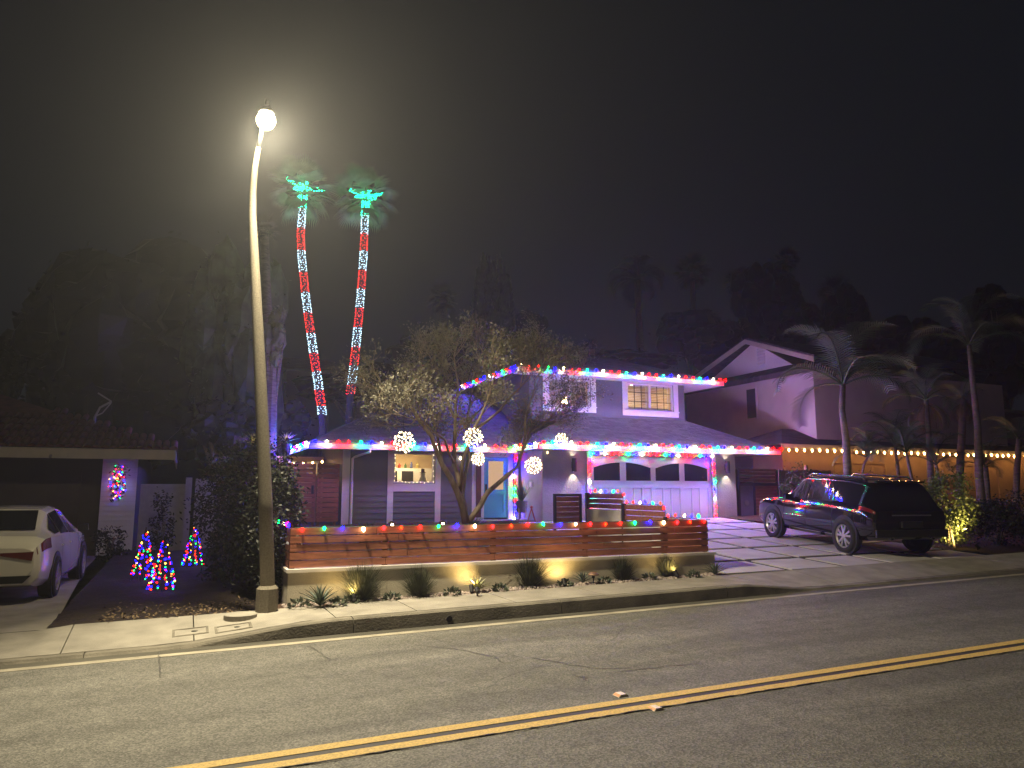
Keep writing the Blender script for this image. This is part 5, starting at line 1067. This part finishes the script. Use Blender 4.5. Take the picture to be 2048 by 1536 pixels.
for sgn in (1, -1):
    patch_(-2.02, .86, 5, lambda x: .955 if x < .45 else .955 - (x - .45) * 1.35, lambda x: 1.0 if x < .45 else 1.0 - (x - .45) * 1.35, sgn, CHROME, 'window_trim', .010, 14)
    patch_(-1.98, -1.90, 5, .05, .97, sgn, CHROME, 'window_trim', .009, 3)
    patch_(-1.05, 1.05, 1, .75, 1.0, sgn, CHROME, 'sill_trim', .012, 6); patch_(.15, 1.0, 3, .30, .36, sgn, CHROME, 'badge_strip', .006, 4)
    q = MB(); q.tube([(-1.75, .60 * sgn, 1.665), (-1.62, .60 * sgn, 1.735), (.25, .61 * sgn, 1.745), (.4, .61 * sgn, 1.685)], .02, 8); q.build('roof_rail', CHROME, suv, local=True)
    q = MB(); q.hexa([(.62, .95 * sgn, 1.06), (.80, .95 * sgn, 1.06), (.80, 1.12 * sgn, 1.08), (.66, 1.13 * sgn, 1.08)], [(.62, .95 * sgn, 1.20), (.76, .95 * sgn, 1.20), (.76, 1.11 * sgn, 1.22), (.66, 1.12 * sgn, 1.22)]); q.build('wing_mirror', BLACKPAINT, suv, local=True)
    patch_(-2.37, -1.92, 4, .55, 1.0, sgn, REDLENS, 'tail_light', .012, 5); patch_(2.12, 2.42, 4, .5, 1.0, sgn, mat('lamp_glass', (.25, .25, .27), .1), 'headlight', .012, 3)
    for xx in (-.25, -1.2): q = MB(); q.box((xx, .985 * sgn, .99), (xx + .2, 1.005 * sgn, 1.015)); q.build('door_handle', CHROME, suv, local=True)
    q = MB(); q.lathe([(.05, -2.40), (.055, -2.44), (.042, -2.44), (.04, -2.38)], (0, .52 * sgn, .44), 14, 'x'); q.build('exhaust', CHROME, suv, local=True)
q = MB(); q.poly([(-2.352, -.68, 1.12), (-2.352, .68, 1.12), (-2.15, .60, 1.43), (-2.15, -.60, 1.43)]); q.build('rear_window', DARKGLASS, suv, local=True)
q = MB(); q.box((-2.12, -.62, 1.62), (-1.85, .62, 1.67)); q.build('spoiler', BLACKPAINT, suv, local=True)
q = MB(); q.box((-2.425, -.5, .92), (-2.40, .5, .95)); q.build('tailgate_trim', CHROME, suv, local=True)
q = MB(); q.box((-2.45, -.9, .46), (-2.39, .9, .62)); q.build('bumper', BLACKPL, suv, local=True)
q = MB(); q.box((-2.46, -.26, .66), (-2.405, .26, .80)); q.build('number_plate', BLACKPL, suv, local=True)
# white saloon on the left drive, tail towards the street
sr = onp(108, 1192, .12); hd2 = rad(90 - 2); sp = Vector((sr.x - .84, sr.y + 1.25, .125))
sed_st = [(-2.28, .74, .42, .80, .84, .60), (-2.22, .83, .30, .90, .94, .66), (-2.05, .87, .25, .97, 1.02, .70), (-1.62, .895, .22, .98, 1.07, .69), (-1.35, .90, .20, .98, 1.17, .63), (-.85, .90, .18, .965, 1.40, .60), (-.2, .90, .18, .95, 1.455, .60), (.35, .90, .18, .94, 1.42, .60), (.75, .90, .18, .93, 1.27, .62), (1.25, .89, .19, .92, .99, .70), (1.9, .86, .2, .84, .88, .70), (2.2, .78, .25, .70, .73, .62), (2.3, .68, .35, .58, .60, .5)]
sed, at2, patch2 = car('white saloon car parked on the left driveway, tail towards the street', 'parked_car', sp, hd2, sed_st,
    [(-1.28, -.86, .15, lambda x: .55 + (x + 1.28) * .95), (-.82, -.08, .08, .94), (-.02, .82, .06, lambda x: .94 if x < .4 else .94 - (x - .4) * 1.3)], {'r': .33, 'rear': -1.33, 'front': 1.38, 'track': .82, 'w': .90, 'seams': (-.86, -.05, .9)}, WHITEPAINT)
for sgn in (1, -1):
    patch2(-2.25, -1.75, 4, .15, lambda x: 1.0, sgn, REDLENS, 'tail_light', .012, 5)
    q = MB(); q.prism([(-2.298, .30 * sgn, .745), (-2.298, .72 * sgn, .66), (-2.298, .735 * sgn, .795), (-2.298, .30 * sgn, .785)], (.03, 0, 0)); q.build('tail_light', REDLENS, sed, local=True)
    q = MB(); q.hexa([(.55, .9 * sgn, .96), (.72, .9 * sgn, .96), (.72, 1.06 * sgn, .98), (.58, 1.07 * sgn, .98)], [(.55, .9 * sgn, 1.08), (.68, .9 * sgn, 1.08), (.68, 1.05 * sgn, 1.10), (.58, 1.06 * sgn, 1.10)]); q.build('wing_mirror', BLACKPL, sed, local=True)
    for xx in (-.95, -.15): q = MB(); q.box((xx, .892 * sgn, .80), (xx + .18, .915 * sgn, .825)); q.build('door_handle', WHITEPAINT, sed, local=True)
q = MB(); q.poly([(-1.605, -.60, 1.10), (-1.605, .60, 1.10), (-.92, .50, 1.395), (-.92, -.50, 1.395)]); q.build('rear_window', DARKGLASS, sed, local=True)
q = MB(); q.hexa([(-2.30, -.62, .33), (-2.30, .62, .33), (-2.2, .62, .33), (-2.2, -.62, .33)], [(-2.30, -.72, .44), (-2.30, .72, .44), (-2.2, .72, .44), (-2.2, -.72, .44)]); q.build('bumper', BLACKPL, sed, local=True)
q = MB(); q.box((-2.305, -.25, .60), (-2.27, .25, .73)); q.build('number_plate', GREYMETAL, sed, local=True)

# ================================================================== POT PLANT AND ORNAMENTS BY THE DOOR
q = Vector((10.0, 20.9, .84)); q = atY(1043, 1030, 20.9); q.z = .86
pp = thing('potted_plant', 'tall wispy plant in a grey pot on pale legs by the teal door', 'potted plant', q); b = MB(); b.lathe([(0, .32), (.15, .32), (.19, .68), (.175, .68), (.16, .62), (0, .62)], q, 14); b.build('pot', mat('pot', (.12, .12, .12), .7), pp)
for k in range(4): a = k * math.pi / 2 + .6; b = MB(); b.tube([q + Vector((.16 * math.cos(a), .16 * math.sin(a), -.02)), q + Vector((.15 * math.cos(a), .15 * math.sin(a), .5))], .016, 5); b.build('leg', mat('pale_wood', (.45, .33, .2), .7), pp)
b = MB()
for _ in range(90): a = U(0, 6.283); e = U(0, .75); b.blade(q + Vector((0, 0, .62)), (math.cos(a) * math.sin(e), math.sin(a) * math.sin(e), math.cos(e)), U(.4, .95), .022, .3, 4)
b.build('foliage', MIDLEAF, pp, kind='stuff')
q = atY(1063, 1032, 20.9); q.z = .88; orn = thing('ornament', 'small red peaked wooden ornament standing beside the pot plant', 'ornament', q)
for s in (-1, 1): b = MB(); b.tube([q + Vector((.14 * s, 0, 0)), q + Vector((0, 0, .42))], .02, 5); b.build('leg', mat('red_paint', (.35, .06, .03), .6), orn)
b = MB(); b.octa(q + Vector((0, 0, .46)), .06); b.build('finial', mat('red_paint', (.35, .06, .03), .6), orn)
q0 = atY(956, 960, WY - .12); b = MB(); b.box((q0.x - .05, WY - .10, 1.0), (q0.x + .12, WY - .07, 2.75)); ps = b.build('porch_board', mat('porch_board', (.07, .02, .015), .7)); tag(ps, 'tall narrow dark red board leaning beside the teal door', 'porch board')
lt_ = thing('entry_lantern', 'small yellow lantern glowing on the grey wall right of the entry', 'lantern', (10.25, 21.2, 2.6)); lq = atX(1095, 905, 10.22) if False else atY(1095, 905, GYW - .08)
lt_.location = lq; b = MB(); b.box((lq.x - .05, lq.y - .05, lq.z + .07), (lq.x + .05, GYW - .001, lq.z + .1)); b.build('hood', DARKMETAL, lt_); b = MB(); b.octa(lq, .035, .05); b.build('bulb', emat('lantern', (1, .7, .25), 6), lt_)
lt2 = thing('entry_lantern', 'small white lantern glowing on the siding left of the teal door', 'lantern', (8.2, WY, 2.9)); lq = atY(837, 915, WY - .1); lq = Vector((atY(921, 915, WY - .1).x, WY - .1, lq.z)); lt2.location = lq; b = MB(); b.box((lq.x - .05, lq.y - .04, lq.z + .09), (lq.x + .05, WY - .022, lq.z + .12)); b.build('hood', DARKMETAL, lt2); b = MB(); b.octa(lq, .04, .055); b.build('bulb', emat('lantern2', (1, .75, .5), 25), lt2)

# ================================================================== BACKGROUND TREES, PALMS, HILL HOUSES
def bg_palm(lab, cx, cy, by, Y, rpx, kind, tw, n=46, emin=-1.2, emax=1.4, lean=0):
    c = atY(cx, cy, Y); dep = (c - CP).dot(FW); r = rpx * dep / 1479; foot = atY(cx + lean, by, Y); foot.z = min(foot.z, base_h(foot.x, Y) + .2)
    t = thing('palm_tree', lab, 'palm tree', foot, 0, 'palms silhouetted on the hill'); b = MB(); b.tube([foot, lerp(foot, c, .5) + Vector((.15, 0, 0)), c], [tw * 1.15, tw, tw * .9], 8); b.build('trunk', PBARK, t, smooth=True)
    b = MB(); src = fan_frond(1.0, 13, 2.6) if kind == 'fan' else feather_frond(1.25, 22, 1.2, .34, .03); joined_crown(b, src, c, n, r, emin, emax); b.build('crown', DKLEAF, t, kind='stuff'); return t
bg_palm('queen palm silhouette with long drooping fronds, left of the hill palms', 1274, 562, 720, 58, 60, 'feather', .33, 26, -.9, 1.3, 8)
bg_palm('round headed fan palm silhouette second on the hill', 1384, 545, 690, 60, 44, 'fan', .28); bg_palm('tallest small headed fan palm silhouette on the hill', 1573, 520, 640, 66, 32, 'fan', .3); bg_palm('low fan palm silhouette standing in the right end of the dark wood', 1672, 588, 680, 55, 44, 'fan', .28)
bg_palm('shaggy fan palm silhouette left of the cypress', 886, 597, 700, 60, 38, 'fan', .4); bg_palm('fan palm tuft just above the upper roof', 1184, 700, 740, 42, 30, 'fan', .22, 22, -.2, 1.4); bg_palm('feathery palm crown in front of the dark wood', 1478, 560, 660, 56, 34, 'fan', .25)
bg_palm('grey trunked palm rising behind the street lamp pole', 528, 462, 840, 27, 42, 'fan', .17, 30, -.8, 1.3, 16)
def bg_tree(lab, cx, cy, rx, rz_, Y, n, L, m=DKLEAF, grp='dark trees behind the houses', lump=40, by=None, fill=.3):
    c = atY(cx, cy, Y); k = (c - CP).dot(FW) / 1479; foot = Vector((c.x, Y, base_h(c.x, Y))); t = thing('tree', lab, 'tree', foot, 0, grp); b = MB(); puff(b, c, rx * k, rx * k * .7, rz_ * k, n, L * .75, L * .42, lump, fill, core=True); b.build('crown', m, t, kind='stuff')
    b = MB(); b.tube([foot, lerp(foot, c, .6), c + Vector((0, 0, rz_ * k * .5))], [.3, .22, .06], 8)
    for _ in range(5): a = U(0, 6.28); b.tube([lerp(foot, c, U(.4, .8)), c + Vector((math.cos(a) * rx * k * .6, math.sin(a) * rx * k * .4, rz_ * k * U(-.2, .6)))], [.12, .03], 6)
    b.build('trunk', PBARK, t); return t
bg_tree('huge rounded dark tree filling the sky behind the tiled house', 300, 700, 225, 205, 33, 15000, .34, lump=90, fill=.55)
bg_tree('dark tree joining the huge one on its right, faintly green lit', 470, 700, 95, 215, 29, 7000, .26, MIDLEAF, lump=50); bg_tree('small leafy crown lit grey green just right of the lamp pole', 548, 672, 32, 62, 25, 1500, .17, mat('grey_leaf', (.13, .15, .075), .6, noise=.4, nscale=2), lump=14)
bg_tree('dark tree at the far left edge', 5, 745, 45, 75, 34, 1800, .3); bg_tree('dim bush bank behind the panel fence', 450, 860, 80, 60, 26, 3000, .2); bg_tree('dim bush bank between the lamp and the low roof', 560, 850, 60, 50, 30, 2200, .2)
bg_tree('dark round tree right of the cypress', 1062, 660, 36, 40, 52, 1400, .3); bg_tree('broad dark tree of the hill wood, left part', 1400, 680, 95, 60, 48, 3800, .34, lump=50); bg_tree('tallest dark tree of the hill wood', 1530, 610, 72, 85, 52, 4200, .36, lump=50); bg_tree('dark tree of the hill wood behind the gable', 1610, 660, 85, 70, 50, 3800, .34); bg_tree('dark tree of the hill wood at its right end', 1700, 650, 62, 75, 46, 3200, .32)
bg_tree('low dark tree mass behind the upper roof', 1250, 730, 110, 28, 44, 3000, .28); bg_tree('dark tree mass behind the right palms', 1850, 720, 120, 80, 34, 4200, .26); bg_tree('dark tree mass at the far right edge', 2000, 690, 110, 110, 32, 4200, .26)
bg_tree('dim bush bank behind the leaning palms', 720, 770, 120, 40, 42, 3000, .25); bg_tree('dark bush behind the yard tree crown', 870, 720, 90, 60, 46, 2500, .28)
# cypress: several upright columns on one foot
c = atY(985, 600, 52); k = (c - CP).dot(FW) / 1479; cyp = thing('cypress_tree', 'tall pointed cypress of several upright columns rising behind the yard tree', 'tree', (c.x, 52, base_h(c.x, 52))); b = MB()
for dx, top_ in ((-30, 545), (-20, 516), (-8, 522), (2, 530), (14, 516), (24, 545), (34, 560)):
    zt_ = atY(985 + dx, top_, 52).z; z0 = atY(985, 700, 52).z; x = c.x + dx * k
    for _ in range(620):
        u = U(0, 1) ** .8; rr = .52 * (1 - u ** 2.2) + .03; a = U(0, 6.28); b.leaf((x + rr * math.cos(a), 52 + rr * math.sin(a), lerp(z0, zt_, u)), Vector((.3 * math.cos(a), .3 * math.sin(a), 1)), Vector((math.cos(a), math.sin(a), 0)), U(.35, .6), .14)
b.build('crown', MIDLEAF, cyp, kind='stuff'); b = MB(); b.tube([(c.x, 52, base_h(c.x, 52)), (c.x, 52, c.z)], [.35, .2], 8); b.build('trunk', PBARK, cyp)
hh = thing('house', 'faint grey house on the hill seen between the lamp pole and the leaning palm', 'house', atY(600, 765, 48)); a, c2 = atY(572, 780, 48), atY(660, 745, 48)
b = MB(); b.box((a.x, 48, a.z - 3), (c2.x, 53, c2.z)); b.build('wall', mat('hill_wall', (.35, .33, .33), .9), hh); b = MB(); b.prism([(a.x - .6, 47.5, c2.z), (c2.x + .6, 47.5, c2.z), (c2.x + .6, 50.5, c2.z + 1.1), (a.x - .6, 50.5, c2.z + 1.1)], (0, 0, .12)); b.build('roof', SHING, hh)

# ================================================================== NIGHT MIST
hz = MB(); hz.box((-74, -19, -3.2), (104, 138, 26)); hzo = hz.build('haze', bpy.data.materials.new('haze_air')); hzo['kind'] = 'stuff'
hm = hzo.data.materials[0]; hm.use_nodes = True; n_ = hm.node_tree.nodes; n_.clear(); vo = n_.new('ShaderNodeVolumePrincipled'); ho = n_.new('ShaderNodeOutputMaterial')
vo.inputs['Color'].default_value = (.92, .95, 1, 1); vo.inputs['Density'].default_value = HAZE; vo.inputs['Anisotropy'].default_value = 0.6; hm.node_tree.links.new(vo.outputs[0], ho.inputs['Volume'])
hzo.display_type = 'WIRE'
